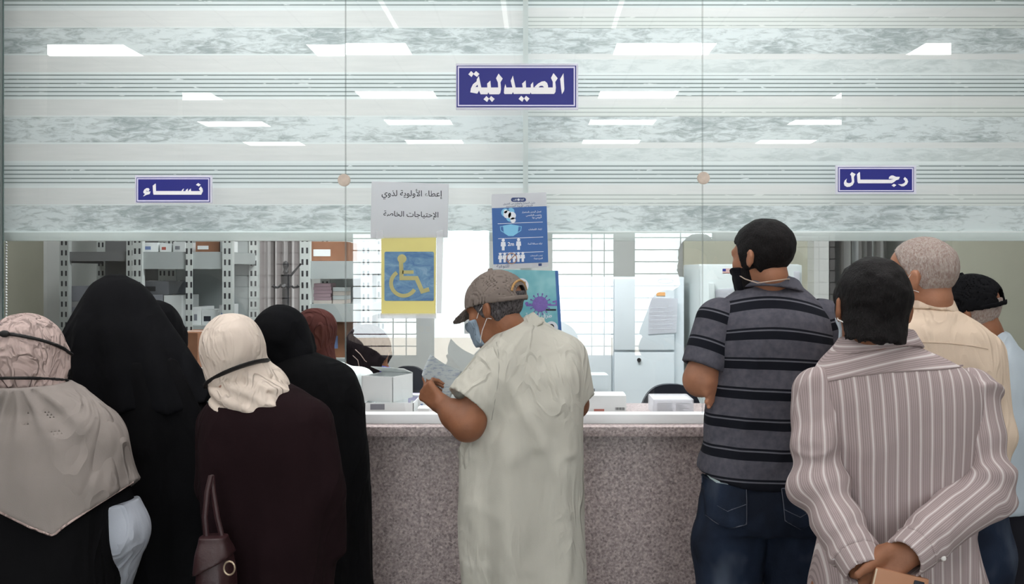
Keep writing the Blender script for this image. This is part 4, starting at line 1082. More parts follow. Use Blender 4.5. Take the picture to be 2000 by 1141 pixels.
def trunk_extents(f, *more): return union_box(f.box, *more) if more else f.box
def person(x, y, label, cat='person'): return empty('person', (x, y, FL), label, cat)
def legs_field(cx, cy, hipz, r=(.072, .055, .042), spread=.075, toe=1, fwd=0.0, turn=0.0):
    out = []; feet = []
    for sg in (-1, 1):
        h = (cx+sg*spread, cy, hipz); k_ = (cx+sg*spread*1.05, cy+.01, FL+(hipz-FL)*.53); a = (cx+sg*spread*1.1, cy-.02, FL+.08)
        tx = (a[0]+sg*.03, a[1]+toe*.14, FL+.033)
        out.append(chain([h, k_, a], r, .02)); feet.append(rc((a[0], a[1]-toe*.03, FL+.04), tx, .036, .03))
    return U(*out, k=.01), U(*feet, k=.001), feet
def shoes(e, cx, cy, spread=.075, toe=1, mat=None):
    for sg in (-1, 1):
        ax, ay = cx+sg*spread*1.1, cy-.02; tx, ty = ax+sg*.03, ay+toe*.15
        f = U(rc((ax, ay-toe*.035, FL+.045), (tx, ty, FL+.04), .045, .04), rc((ax, ay-.01*toe, FL+.05), (ax, ay-.01*toe, FL+.085), .047, .05), k=.02)
        f = cut(f, ((0, 0, FL+.003), (0, 0, -1)), ((0, 0, FL+.115), (0, 0, 1)))
        field_obj('shoe', f, (min(ax, tx)-.06, min(ay-.1, ty-.06), FL), (max(ax, tx)+.06, max(ay+.1, ty+.06), FL+.13), .009, mat or shoe_m, e)
def strap_tube(e, name, pts, r, mat, parent=None): 
    return MB().tube(pts, r, 8).build(name, mat, parent or e, True)
# ------------------------------------------------------------------ women's queue on the left
def woman(label, d, head, hsize, rows, arms, cloth_m, scarf_m, folds=.009, scarf_off=.011, skin=sk_brown, seed=1, yaw=0, pitch=8, roll=0, res=.011, head_res=.007,
          wristhands=True, garment='abaya', scarf='headscarf', low=None, face_open=True, shoes_=True, sleeve_r=(.058, .052, .045), hipz=.92):
    h = Head(W(*head, d), yaw, pitch, roll, hsize)
    tr_ = rows_field(rows, d)
    e = person(float(tr_.cx(1.0)), d-DG, label)
    nb = np.array([float(tr_.cx(tr_.z1)), float(tr_.cy(tr_.z1)), tr_.z1+.01])
    cx, cy = float(tr_.cx(.3)), float(tr_.cy(.3))
    lg, ft, _ = legs_field(cx, cy, hipz)
    parts = [h.field(h.face_only), h.neck(nb-np.array([0, 0, .05])), off(cut(tr_, ((0, 0, hipz-.05), (0, 0, -1))), -.03), lg, ft]
    box = union_box(h.box(.14), (np.array([tr_.box[0][0], tr_.box[0][1], FL]), np.array([tr_.box[1][0], tr_.box[1][1]+.15, tr_.box[1][2]])))
    sl = []; hs = []
    for pts, hd in arms:
        parts.append(chain(pts, (.042, .038, .026), .02)); sl.append(cut(chain(pts, sleeve_r, .02), (pts[2], np.array(pts[2])-np.array(pts[1]))))
        if hd is not None: hs.append(hand(*hd)); parts.append(hs[-1])
        box = union_box(box, bbox(pts, .14))
    body = U(*parts, k=.016)
    field_obj('body', body, box[0], box[1], .0095, skin, e)
    th = tr_.theta
    def gar(P):
        g = tr_(P)
        for s_ in sl: g = smin(g, s_(P), .03)
        z = P[:, 2]; w = np.clip((tr_.z1-z)/.35, 0, 1)
        return g-folds*w*(np.sin(9*th(P)+2.5*vn(P, (3, 3, 1.3), seed)+seed)*.6+ridge(P, (9, 9, 2.2), seed+1)+.8*crease(P, (9, 9, 3), seed+2))
    gb = union_box(tr_.box, *[bbox(p, .07) for p, _ in arms]) if arms else tr_.box
    field_obj(garment, gar, gb[0]-.015, gb[1]+.015, res, cloth_m, e)
    if shoes_: shoes(e, cx, cy)
    # scarf round the head and neck, open at the face
    if scarf:
        hf = U(h.field(h.face_only), rc(h.Wd((0, -.02, -.04)), nb-np.array([0, 0, .03]), (.052*hsize), .06), k=.025)
        op = h.field(ell((0, .125, -.02), (.058, .075, .078)))
        def sc(P):
            g = hf(P)-scarf_off-.0022*ridge(P, (16, 16, 9), seed+5)-.001*vn(P, 40, seed)-.003*crease(P, (13, 13, 7), seed+6, .22)*np.clip((h.o[2]+.06-P[:, 2])/.06, 0, 1)
            return np.maximum(g, -op(P)) if face_open else g
        field_obj(scarf, cut(sc, (nb-np.array([0, 0, .05]), (0, 0, -1))), np.minimum(h.box(.14)[0], nb-.1), np.maximum(h.box(.14)[1], nb+.1), head_res, scarf_m, e)
    return e, h, tr_, body, gar

def arm_pts(*q): return [W(*p) for p in q]
scarf_pink = cloth('dusty pink beige scarf', lin(196, 175, 170), fold=.9, fs=22, stretch=(1, 1, .6))
scarf_grey = cloth('thin grey beige shawl', lin(150, 142, 138), fold=.7, fs=8)
scarf_cream = cloth('cream knit scarf', lin(222, 208, 196), fold=.6, fs=14)
white_sleeve = cloth('pale grey white sleeve', lin(190, 196, 208), fold=.6, fs=9)
burg = cloth('dark burgundy coat', (.0125, .0052, .0068), var=.2, fold=.4, fs=6)
brown_scarf = cloth('rust brown scarf', lin(66, 34, 30), fold=.5, fs=12)
dark_scarf = cloth('dark brown scarf', lin(44, 36, 40), fold=.5, fs=12)
lab_coat = cloth('white coat', lin(208, 216, 216), fold=.6, fs=8)

# A: far left, dusty scarf with a shawl corner on her back
dA = 2.5
rA = [(752, 20, 96, .055), (768, 8, 122, .065), (790, -12, 156, .085), (815, -36, 184, .11), (850, -55, 196, .125), (920, -62, 206, .135), (1040, -65, 214, .14), (1141, -72, 218, .145), (vz(.6, dA), -80, 226, .16), (vz(FL+.05, dA), -95, 245, .18)]
armA = arm_pts((182, 868, 2.53), (234, 1035, 2.57), (205, 1150, 2.66)); armA2 = arm_pts((-40, 862, 2.5), (-75, 1020, 2.5), (-20, 1080, 2.62))
eA, hA, tA, bodyA, garA = woman('woman at far left in a dusty beige scarf and grey shawl over a black robe', dA, (54, 706), .92, rA,
    [(armA, (armA[2], (-.1, .4, -.9), (-.9, 0, 0), 1)), (armA2, (armA2[2], (.95, .1, -.2), (0, 0, -1), 1))], black_cloth, scarf_pink, folds=.003, pitch=6, yaw=-6, seed=3, sleeve_r=(.056, .05, .042), scarf_off=.013)
def white_arm(P): return cut(chain(armA, (.064, .066, .064), .03), (W(215, 985, 2.55), (-.15, 0, 1)), (armA[2], armA[2]-armA[1]))(P)-.004*ridge(P, (11, 11, 8), 8)-.004*crease(P, (11, 11, 11), 9)
b = bbox(armA, .09); field_obj('sleeve', white_arm, b[0], b[1], .008, white_sleeve, eA)['label'] = 'pale lower sleeve'
hemx = np.array([X(u, dA) for u in (-80, 0, 60, 120, 156, 170, 255, 300)]); hemz = np.array([Z(v, dA) for v in (890, 930, 972, 1002, 1020, 1006, 945, 905)])
neckA = rc(hA.Wd((0, -.035, -.05)), W(56, 800, dA), .058, .08)
shl = U(tA, rc(armA[0], armA[1], .066, .058), rc(armA2[0], armA2[1], .062, .058), neckA, k=.04)
cA = W(58, 735, dA-.05)
def shawl(P):
    q = P-cA.astype(f32); an = np.arctan2(q[:, 0], -q[:, 2]); rr_ = np.linalg.norm(q, axis=1)
    fold_ = .0055*np.sin(15*an+2.2*vn(P, (5, 5, 5), 4))*np.clip(rr_/.1, 0, 1)*np.clip((.36-rr_)/.2, .3, 1)+.007*crease(P, (9, 9, 6), 9, .24)+.004*ridge(P, (7, 7, 4), 10)
    th_ = .014+.012*np.clip((P[:, 2]-Z(800, dA))/.05, 0, 1)
    f = shl(P)-th_-fold_
    f = np.maximum(f, -(shl(P)-.003-fold_))
    hz = np.interp(P[:, 0], hemx, hemz)
    f = np.maximum(f-.002*np.exp(-((P[:, 2]-hz-.006)/.006)**2), (hz-P[:, 2])*.8)
    return np.maximum(f, P[:, 2]-Z(748, dA))
b = (np.array([X(-90, dA), dA-DG-.28, Z(1030, dA)]), np.array([X(280, dA), dA-DG+.25, Z(745, dA)]))
so_ = field_obj('shawl', shawl, b[0], b[1], .0062, scarf_grey, eA); so_['label'] = 'thin greyish shawl corner'
pts = []
for x_ in np.linspace(X(-40, dA), X(250, dA), 46):
    z_ = float(np.interp(x_, hemx, hemz)); ys = np.linspace(dA-DG-.32, dA-DG+.05, 90); v_ = (shl(np.stack([np.full(90, x_), ys, np.full(90, z_+.002)], 1).astype(f32))-.016) < 0
    if v_.any(): pts.append((x_, ys[int(np.argmax(v_))]-.002, z_+.002))
MB().tube(pts, .0028, 6).build('hem', scarf_pink, so_, True)
def band(h, head_fn, z0, tilt, w, t, roll=0):
    n_ = np.array([roll, tilt, 1.0]); n_ /= np.linalg.norm(n_)
    def fn(P):
        q = h.L(P); pl = np.abs((q-np.array([0, 0, z0], f32))@n_.astype(f32))*h.s-w
        return np.maximum(head_fn(P)-t, pl)
    return fn
hfA = U(hA.field(hA.face_only), rc(hA.Wd((0, -.02, -.04)), W(56, 790, dA), .05, .06), k=.025)
mk = bpy.data.objects.new('face_mask', None); COL.objects.link(mk); mk.parent = eA
bx = hA.box(.14)
field_obj('strap', band(hA, hfA, .046, .22, .0042, .019, .06), bx[0], bx[1], .003, strap_b, mk, smooth_it=2)
field_obj('strap', band(hA, hfA, -.05, .05, .0038, .0185, -.03), bx[0], bx[1], .003, strap_b, mk, smooth_it=2)
field_obj('mask_cloth', hA.field(lambda q: np.maximum(np.maximum(hA.face_only(q)-.014, .055-q[:, 1]), np.abs(q[:, 2]+.06)-.045)), bx[0], bx[1], .005, strap_b, mk)
knot = hA.Wd((.01, -.122, .07)); field_obj('knot', ell(knot, (.013, .008, .009)), knot-.02, knot+.02, .003, strap_b, mk)

# B: tall, in a long black veil
dB = 2.9
rB = [(539, 214, 226, .012, .02), (546, 190, 250, .05, .02), (557, 178, 268, .075, .02), (580, 166, 288, .095, .015), (610, 152, 306, .11, .01), (640, 141, 324, .12), (670, 132, 342, .125), (708, 121, 362, .13), (753, 113, 388, .135), (790, 108, 408, .14), (860, 112, 424, .145), (966, 112, 438, .145), (1141, 106, 446, .15), (vz(FL+.04, dB), 96, 462, .16)]
tB = rows_field(rB, dB, 2.1)
eB = person(float(tB.cx(1.)), dB-DG, 'tall woman covered in a long black veil and robe, behind the one at far left')
hB = Head(W(226, 636, dB+.01), 5, 8, 0, .86)
lgB, ftB, _ = legs_field(float(tB.cx(.3)), dB-DG, .9)
bB = rows_field([(735, 195, 262, .05), (760, 165, 330, .09), (800, 150, 360, .1), (1100, 160, 390, .1), (1170, 165, 390, .09)], dB)
field_obj('body', U(hB.field(hB.face_only), hB.neck(W(232, 760, dB)), bB, lgB, ftB, k=.02), tB.box[0]*[1, 1, 0]+[0, -.03, FL], tB.box[1]+[0, .1, 0], .0105, sk_brown, eB)
khz = np.array([Z(v, dB) for v in (770, 782, 800, 790, 800, 782)]); khx = np.array([X(u, dB) for u in (108, 170, 250, 300, 360, 408)])
def robeB(P): return cut(tB, ((0, 0, Z(700, dB)), (0, 0, 1)))(P)-.008*(np.sin(11*tB.theta(P)+2*vn(P, (3, 3, 1), 2))*.6+ridge(P, (8, 8, 1.6), 7))+.004
field_obj('abaya', robeB, tB.box[0]-.02, tB.box[1]+.02, .011, black_cloth, eB); shoes(eB, float(tB.cx(.3)), dB-DG)
hfB = hB.field(hB.face_only)
opB = hB.field(ell((0, .13, .0), (.05, .06, .03)))
def veilB(P):
    w = np.clip((Z(560, dB)-P[:, 2])/.25, 0, 1)
    f = tB(P)-.004-.009*w*np.sin(8*tB.theta(P)+1.5*vn(P, (4, 4, 1.5), 3))-.005*ridge(P, (7, 7, 2), 5)*w-.006*crease(P, (8, 8, 3), 15)*w
    f = smin(f, hfB(P)-.012, .02)
    return np.maximum(np.maximum(f, (np.interp(P[:, 0], khx, khz)-P[:, 2])*.9), -opB(P))
field_obj('veil', veilB, np.array([tB.box[0][0], tB.box[0][1], 1.1])-.02, tB.box[1]+.02, .008, black_cloth2, eB)

# C: short, only the head shows between B and the shelves
dC_ = 3.1
woman('woman in a black scarf mostly hidden behind the tall veiled woman', dC_, (304, 660), .88, [(728, 272, 336, .05), (750, 250, 362, .065), (790, 238, 375, .075), (1000, 236, 378, .08), (vz(FL+.04, dC_), 230, 384, .085)],
      [], black_cloth, black_cloth2, seed=11, yaw=-15, res=.012)

# D: burgundy coat, cream scarf, leaning in
dD = 2.68
rD = [(750, 468, 548, .06, .03), (762, 432, 584, .085, .02), (782, 408, 612, .105, .01), (817, 397, 634, .12), (880, 394, 648, .128), (980, 400, 654, .13), (1080, 412, 648, .13), (1141, 424, 644, .135), (vz(FL+.25, dD), 425, 650, .145)]
armD = arm_pts((612, 822, 2.68), (634, 960, 2.66), (642, 1075, 2.69)); armD2 = arm_pts((424, 830, 2.7), (420, 950, 2.7), (478, 960, 2.74))
eD, hD, tD, bD, gD = woman('woman in a dark burgundy coat and cream head scarf, leaning towards the counter', dD, (456, 702), .93, rD,
    [(armD, (armD[2], (-.05, .1, -1), (-1, .1, 0), -1, (15, 25, 20), .8)), (armD2, (armD2[2], (.95, .1, -.2), (0, 0, -1), 1, (30, 30, 20), .8))], burg, scarf_cream, pitch=8, yaw=10, roll=-4, seed=5, scarf_off=.014, sleeve_r=(.052, .046, .038), skin=sk_pale, garment='coat', folds=.006, head_res=.006)
nD = rows_field([(714, 448, 506, .055, .0), (728, 430, 522, .068, .0), (745, 422, 545, .08, -.002), (760, 418, 563, .092, -.004), (792, 420, 576, .098, .0)], dD)
def cowl(P): return nD(P)-.0045*np.sin(150*(P[:, 2]+.45*(P[:, 0]-X(456, dD)))+2.5*vn(P, 12, 6))-.005*crease(P, (16, 16, 16), 7)-.004
field_obj('scarf_drape', cowl, nD.box[0]-.02, nD.box[1]+.02, .005, scarf_cream, eD)
hfD = h_ = U(hD.field(hD.face_only), k=.03)
mk = bpy.data.objects.new('face_mask', None); COL.objects.link(mk); mk.parent = eD
bx = hD.box(.15)
field_obj('strap', band(hD, hfD, -.042, .05, .005, .027, -.3), bx[0], bx[1], .003, strap_b, mk, smooth_it=2)
field_obj('mask_cloth', hD.field(lambda q: np.maximum(np.maximum(hD.face_only(q)-.016, .05-q[:, 1]), np.abs(q[:, 2]+.06)-.045)), bx[0], bx[1], .005, strap_b, mk)

# E: black scarf, at the counter
dE = 3.03
rE = [(688, 528, 602, .06), (700, 508, 652, .075), (720, 494, 688, .095), (770, 486, 703, .11), (900, 490, 711, .115), (1100, 498, 720, .12), (1141, 500, 723, .125), (vz(FL+.04, dE), 495, 735, .135)]
eE, hE, tE, bE, gE = woman('woman in a plain black scarf and black robe standing closest to the counter', dE, (551, 672), .88, rE, [], black_cloth, black_cloth2, pitch=6, yaw=-20, seed=8, scarf_off=.013)

# handbag hanging between B and D
bag_m = simple('dark red brown leather', lin(48, 24, 27), .45, var=.15, vs=20, bmp=.2, bs_=120)
gold = simple('pale gold metal', lin(190, 172, 150), .3, .8)
dH = 2.46
c = W(425, 1090, dH)
e = empty('handbag', (c[0], c[1], Z(1230, dH)), 'dark red brown leather handbag hanging low beside the burgundy coat', 'handbag')
hb = rows_field([(1052, 398, 436, .02), (1075, 392, 448, .045), (1120, 390, 456, .06), (1200, 388, 458, .065), (1230, 390, 456, .06)], dH, 3.5)
field_obj('bag_body', lambda P: hb(P), hb.box[0], hb.box[1], .006, bag_m, e)
fl = lambda P: np.maximum(np.maximum(hb(P)-.007, Z(1098, dH)+.5*(P[:, 0]-c[0])-P[:, 2]), hb(P)*-1-.01)
field_obj('flap', fl, hb.box[0]-.02, hb.box[1]+.02, .005, bag_m, e)
rp = W(448, 1110, dH-.075)
m = MB(); m.tube([rp+np.array([.013*math.cos(a), 0, .016*math.sin(a)]) for a in np.linspace(0, 2*math.pi, 25)], .0024, 8); m.build('ring', gold, e, True)
MB().tube([W(404, 1056, dH), W(400, 1010, dH), W(405, 960, dH+.02), W(412, 930, 2.5)], .007, 8).build('strap', bag_m, e, True)
MB().tube([W(436, 1060, dH), W(424, 1010, dH+.02), W(416, 960, dH+.03), W(414, 930, 2.52)], .007, 8).build('strap', bag_m, e, True)

# F and G: behind the glass
dF = 3.95
eF, hF, tF, bF, gF = woman('pharmacist in a rust brown scarf and white coat behind the glass', dF, (613, 660), .88, [(700, 600, 640, .06), (712, 580, 682, .085), (735, 566, 708, .105), (780, 560, 720, .115), (1000, 562, 722, .12), (vz(FL+.3, dF), 560, 726, .13)],
    [(arm_pts((705, 745, 3.95), (716, 850, 3.9), (690, 838, 3.75)), (W(690, 838, 3.75), (-.8, -.5, -.1), (0, 0, -1), -1))], lab_coat, brown_scarf, yaw=140, pitch=14, seed=14, skin=sk_pale, garment='white_coat', folds=.005, head_res=.006)
mask_w = cloth('pale blue mask', lin(196, 210, 222), fold=.2, fs=30); mask_p = cloth('violet blue mask', lin(96, 98, 178), fold=.2, fs=30)
def face_mask(e, h, mat, t=.006, z=(-.115, -.022), y0=.035, res=.004, straps=True, smat=None, tails=None):
    mk = bpy.data.objects.new('face_mask', None); COL.objects.link(mk); mk.parent = e
    zc, zh = (z[0]+z[1])/2, (z[1]-z[0])/2
    def fn(q): return np.maximum(np.maximum(h.face_only(q)-t-.01*np.exp(-((q[:, 0])/.03)**2-((q[:, 2]-zc)/.04)**2), y0-q[:, 1]), np.abs(q[:, 2]-zc)-zh)
    b = h.box(.14); field_obj('mask_cloth', h.field(fn), b[0], b[1], res, mat, mk)
    if straps:
        for sg in (-1, 1):
            for zz_, zt in ((z[1]-.008, .02), (z[0]+.012, -.03)):
                pts = [h.Wd(p) for p in ((sg*.062, y0+.006, zz_), (sg*.076, y0-.02, (zz_+zt)/2), (sg*.083, -.008, zt), (sg*.083, -.024, zt-.006))]
                MB().tube(pts, .0011, 6).build('strap', smat or strap_w, mk, True)
    return mk
face_mask(eF, hF, mask_w, straps=False)
dG_ = 4.25
eG, hG, tG, bG, gG = woman('pharmacist in a dark scarf and violet mask seated low behind the glass, facing right', dG_, (718, 690), .92, [(742, 688, 740, .06), (757, 676, 768, .09), (785, 672, 800, .11), (850, 668, 806, .12), (1000, 660, 815, .14), (vz(FL+.05, dG_), 655, 820, .16)],
    [], dark_scarf, dark_scarf, yaw=-95, pitch=22, seed=17, garment='robe', head_res=.006)
mkG = face_mask(eG, hG, mask_p, straps=False); beige_el = simple('beige elastic', lin(196, 170, 160), .6)
for sg in (-1, 1):
    for za, zb in ((-.03, .0), (-.1, -.03)):
        MB().tube([hG.Wd(p) for p in ((sg*.07, .05, za), (sg*.088, .02, za*.7+zb*.3), (sg*.096, -.01, zb), (sg*.092, -.04, zb+.01))], .0016, 6).build('strap', beige_el, mkG, True)
# ------------------------------------------------------------------ the man in the long robe at the counter
robe_m = cloth('pale stone robe cloth', lin(196, 194, 184), var=.06, fold=.55, fs=10)
dR = 2.93
rR = [(630, 992, 1046, .055, .05), (642, 976, 1082, .072, .045), (662, 962, 1110, .1, .03), (690, 948, 1130, .125, .02), (725, 936, 1139, .14, .005), (770, 930, 1139, .148), (830, 915, 1137, .155), (880, 906, 1137, .157), (1000, 911, 1140, .155), (1141, 920, 1143, .155), (vz(.5, dR), 924, 1148, .16), (vz(FL+.07, dR), 922, 1156, .165)]
tR = rows_field(rR, dR)
hR = Head(W(968, 604, 2.9), 62, 14, 0, .84)
eR = person(float(tR.cx(1.)), dR-DG, 'man in a pale long robe and brown cap reading a paper at the counter')
sh, el, wr = W(995, 695, 2.87), W(913, 829, 2.79), W(866, 792, 2.86)
hd = hand(wr, (-.72, .42, .52), (.45, .75, .1), 1, (62, 62, 40), .9, (5, 15), tdir=(-.35, .35, .75), spread=.05)
sh2_, el2, wr2 = W(1105, 700, 2.95), W(1122, 790, 3.0), W(1010, 785, 3.08)
hd2 = hand(wr2, (-.85, .1, .3), (.2, -.6, .7), -1, (30, 40, 30))
lg, ft, _ = legs_field(float(tR.cx(.4)), dR-DG, .92)
bodyR = U(hR.field(), hR.neck(W(1014, 668, 2.96), .056, .056), off(cut(tR, ((0, 0, .88), (0, 0, -1))), -.032), chain([sh, el, (el+wr)/2, wr], (.051, .046, .041, .028), .02), chain([sh2_, el2, wr2], (.045, .041, .027), .02), hd, hd2, lg, ft, k=.014)
bb = union_box(tR.box, hR.box(.14), bbox([sh, el, wr, wr2], .16))
field_obj('body', bodyR, bb[0]*[1, 1, 0]+[0, 0, FL], bb[1], .0055, sk_brown, eR)
ax = unit(W(913, 800, 2.81)-sh); end = W(916, 790, 2.815)
slv = chain([sh+np.array([.02, .01, .012]), end+ax*.02], (.078, .072))
hol = chain([end-ax*.035, end+ax*.06], (.063, .066))
def robe(P):
    th = tR.theta(P); z = P[:, 2]; w = np.clip((Z(720, dR)-z)/.5, .15, 1)
    fold_ = .019*w*(np.sin(6*th+.9+2.4*vn(P, (2.5, 2.5, .6), 3))*.55+.7*ridge(P, (8, 8, 1.1), 21))+.02*w*crease(P, (7, 7, 1.2), 24, .22, .03)+.009*crease(P, (10, 10, 6), 25, .16)*np.clip((z-Z(1050, dR))/.2, .2, 1)
    diag = .016*np.exp(-((P[:, 0]-X(1010, dR)+.5*(z-Z(760, dR)))/.02)**2)*np.clip((Z(700, dR)-z)/.05, 0, 1)*np.clip((z-Z(960, dR))/.2, 0, 1)
    s2 = cut(chain([sh2_, W(1118, 772, 2.98)], (.066, .066)), (W(1119, 775, 2.985), (.1, .1, -1)))(P)
    g = smin(tR(P)-fold_-diag, s2, .03)
    sd = (P-end.astype(f32))@ax.astype(f32)
    s1 = np.maximum(slv(P)-.004*ridge(P, (8, 8, 6), 31)-.004*crease(P, (9, 9, 7), 32)-.0022*np.exp(-((sd+.03)/.0045)**2), sd)
    return np.maximum(smin(g, s1, .05), -hol(P))
bb = union_box(tR.box, bbox([sh, end], .1))
robe_o = field_obj('robe', robe, bb[0]-.02, bb[1]+[.03, .05, .02], .0062, robe_m, eR)
robe_o['label'] = 'pale stone coloured robe'
def on_surface(fn, uv, d, ybox, lift):
    out = []
    for u_, v_ in uv:
        x_, z_ = X(u_, d), Z(v_, d); y_ = surf_y(fn, x_, z_, *ybox); out.append((x_, y_-lift, z_))
    return out
def surf_y(fn, x_, z_, y0, y1):
    ys = np.linspace(y0, y1, 60); v_ = fn(np.stack([np.full(60, x_), ys, np.full(60, z_)], 1).astype(f32)); k = int(np.argmax(v_ < 0))
    if k == 0: return y1
    return ys[k-1]+(ys[k]-ys[k-1])*v_[k-1]/(v_[k-1]-v_[k])
seam_m = simple('robe seam shade', lin(160, 158, 150), .9)
MB().tube(on_surface(robe, [(970, 668), (975, 690), (976, 715), (974, 745), (968, 780), (962, 815)], 2.83, (dR-DG-.4, dR-DG), .0003), .0014, 6).build('seam', seam_m, robe_o, True)
def collar(P):
    n_ = np.array([-.5, .05, .86], f32); n_ /= np.linalg.norm(n_); p0 = W(1010, 641, 2.955).astype(f32); s_ = (P-p0)@n_
    q = (P-p0)-s_[:, None]*n_; r = np.linalg.norm(q, axis=1)
    R_ = .0665-.3*s_
    return np.maximum(np.abs(r-R_)-.005, np.abs(s_+.004)-.022)
p0 = W(1010, 641, 2.955); field_obj('collar', collar, p0-.12, p0+.12, .0042, robe_m, robe_o)
# hair, cap, mask
def hair_field(h, t=.008, line=((-.12, -.085), (-.04, -.078), (-.015, -.02), (.012, -.03), (.03, .0), (.05, .03), (.075, .062), (.1, .07)), amp=.002, seed=1, top=None, nape=False):
    base = U(h.face_only, rc((0, -.04, -.05), (0, -.05, -.17), .06, .06), k=.02) if nape else h.face_only
    lx = np.array([p[0] for p in line]); lz = np.array([p[1] for p in line])
    def fn(q):
        n_ = amp*vn(q, 70, seed)+amp*1.5*vn(q, 30, seed+1)
        g = base(q)-t-n_
        g = np.maximum(g, (np.interp(q[:, 1], lx, lz)-q[:, 2])*.7+amp*2*vn(q, 60, seed+3))
        if top is not None: g = np.maximum(g, q[:, 2]-top)
        return np.maximum(g, -(base(q)+.006))
    return h.field(fn)
b = hR.box(.15)
field_obj('hair', hair_field(hR, .007, amp=.0025, top=.04), b[0], b[1], .0042, hair_salt, eR)
cap_m = cloth('taupe cap cloth', lin(128, 118, 112), var=.06, fold=.06, fs=18)
def cap(h, e, mat, z0=.018, t=.016, brim_mat=None, opening=True, brim=.05):
    def rim(q): return z0+.10*np.clip(q[:, 1], -.1, .02)-.0*q[:, 1]
    ope = ell((0, -.125, .03), (.036, .06, .026))
    def fn(q):
        g = h.cran(q)-t-.003*np.exp(-((q[:, 0])/.004)**2)*0-.0015*vn(q, 25, 9)
        g = np.maximum(g, (rim(q)-q[:, 2]))
        if opening: g = np.maximum(g, -np.maximum(ope(q), (q[:, 1]+.03)))
        return np.maximum(g, -(h.cran(q)+.0-t+.006))
    bb = h.box(.16); c_ = field_obj('cap', h.field(fn), bb[0], bb[1], .0042, mat, e)
    def br(q):
        r = np.sqrt((q[:, 0]/.072)**2+((q[:, 1]-.07)/(.055+brim))**2)
        zc = z0+.01-1.6*q[:, 0]**2-.42*(q[:, 1]-.075)
        return np.maximum(np.maximum((r-1)*.06, np.abs(q[:, 2]-zc)-.003), .07-q[:, 1])
    bb = h.box(.3); field_obj('brim', h.field(br), bb[0], bb[1], .0042, brim_mat or mat, c_)
    fnb = lambda q: np.maximum(np.maximum(h.cran(q)-t-.003, np.abs(q[:, 2]-rim(q)-.008)-.0085), q[:, 1]+.06)
    bb = h.box(.16); field_obj('back_strap', h.field(lambda q: np.maximum(fnb(q), -(h.cran(q)-t+.003))), bb[0], bb[1], .0036, mat, c_)
    MB().tube([h.Wd((0, -.012, .121+t-.003)), h.Wd((0, -.012, .121+t+.005))], [.009, .006], 12).build('button', mat, c_, True)
    return c_
cR = cap(hR, eR, cap_m)
gold_th = simple('orange thread', lin(176, 136, 84), .7, var=.3, vs=200)
m = MB(); pts = []
for a in np.linspace(-1.35, 1.35, 26):
    x_, z_ = .052*math.sin(a), .032+.042*math.cos(a)
    lo_y, hi_y = -.2, -.02
    for _ in range(24):
        mid = (lo_y+hi_y)/2; v_ = hR.cran(np.array([[x_, mid, z_]], f32))[0]-.0175
        if v_ > 0: lo_y = mid
        else: hi_y = mid
    pts.append(hR.Wd((x_, lo_y, z_)))
m.tube(pts, .0035, 6); m.build('embroidery', gold_th, cR, True)
face_mask(eR, hR, cloth('blue grey mask', lin(150, 168, 186), fold=.2, fs=30), y0=.045)
# the sheet of paper he holds
pap, nt, bs = nm('printed form'); v = coords(nt, (1, 1, 1))
nt.links.new(ramp(nt, noise(nt, coords(nt, (24, 24, 110)), 2.0, 3), [(.36, lin(196, 206, 220)), (.5, lin(232, 238, 240))]), bs.inputs['Base Color']); bs.inputs['Roughness'].default_value = .8; backlit(pap, .5)
thumb = hd.tips[4]
A_ = W(841, 692, 2.95); B_ = W(902, 726, 3.0); C_ = W(872, 800, 2.92); D_ = W(824, 732, 2.88)
vs = []; fs = []; n = 14
for i in range(n+1):
    for j in range(n+1):
        s_, t_ = i/n, j/n
        p = (1-s_)*(1-t_)*D_+s_*(1-t_)*A_+s_*t_*B_+(1-s_)*t_*C_
        p = p+np.array([-.35, .7, -.3])*.02*math.sin(math.pi*t_)*(1-.3*s_)+np.array([-.3, .3, -.3])*.012*math.sin(math.pi*s_)
        vs.append(p)
for i in range(n):
    for j in range(n): a = i*(n+1)+j; fs.append([a, a+1, a+n+2, a+n+1])
e = empty('paper_form', C_, 'printed white paper form held up by the man in the long robe', 'paper')
o = make_obj('sheet', vs, fs, pap, e); sm = o.modifiers.new('thickness', 'SOLIDIFY'); sm.thickness = .0006

# ------------------------------------------------------------------ the man in the striped polo
def stripe_attr_mat(name, build):
    m, nt, bs = nm(name); a = lambda k: N(nt, 'ShaderNodeAttribute', attribute_name=k).outputs['Fac']
    nt.links.new(build(nt, a), bs.inputs['Base Color']); bs.inputs['Roughness'].default_value = .9; bs.inputs['Specular IOR Level'].default_value = .15
    v = coords(nt, (1, 1, .5)); bump(nt, bs, math_(nt, 'ADD', math_(nt, 'MULTIPLY', noise(nt, v, 10, 3, .5, .6), .6), math_(nt, 'MULTIPLY', noise(nt, coords(nt), 380, 2), .02)), .6, .02)
    return m
def polo_build(nt, a):
    f_ = math_(nt, 'FRACT', math_(nt, 'DIVIDE', a('stripe'), .0806))
    thick = math_(nt, 'LESS_THAN', f_, .27); thin = math_(nt, 'COMPARE', f_, .36, .035)
    pale = math_(nt, 'COMPARE', f_, .295, .018)
    base = ramp(nt, noise(nt, coords(nt), 60, 4), [(.3, lin(74, 74, 84)), (.7, lin(92, 91, 100))])
    c = mix(nt, math_(nt, 'MAXIMUM', thick, thin), base, lin(22, 24, 32))
    return mix(nt, math_(nt, 'MULTIPLY', pale, .6), c, lin(110, 112, 120))
polo_m = stripe_attr_mat('striped grey polo knit', polo_build)
dP = 2.75
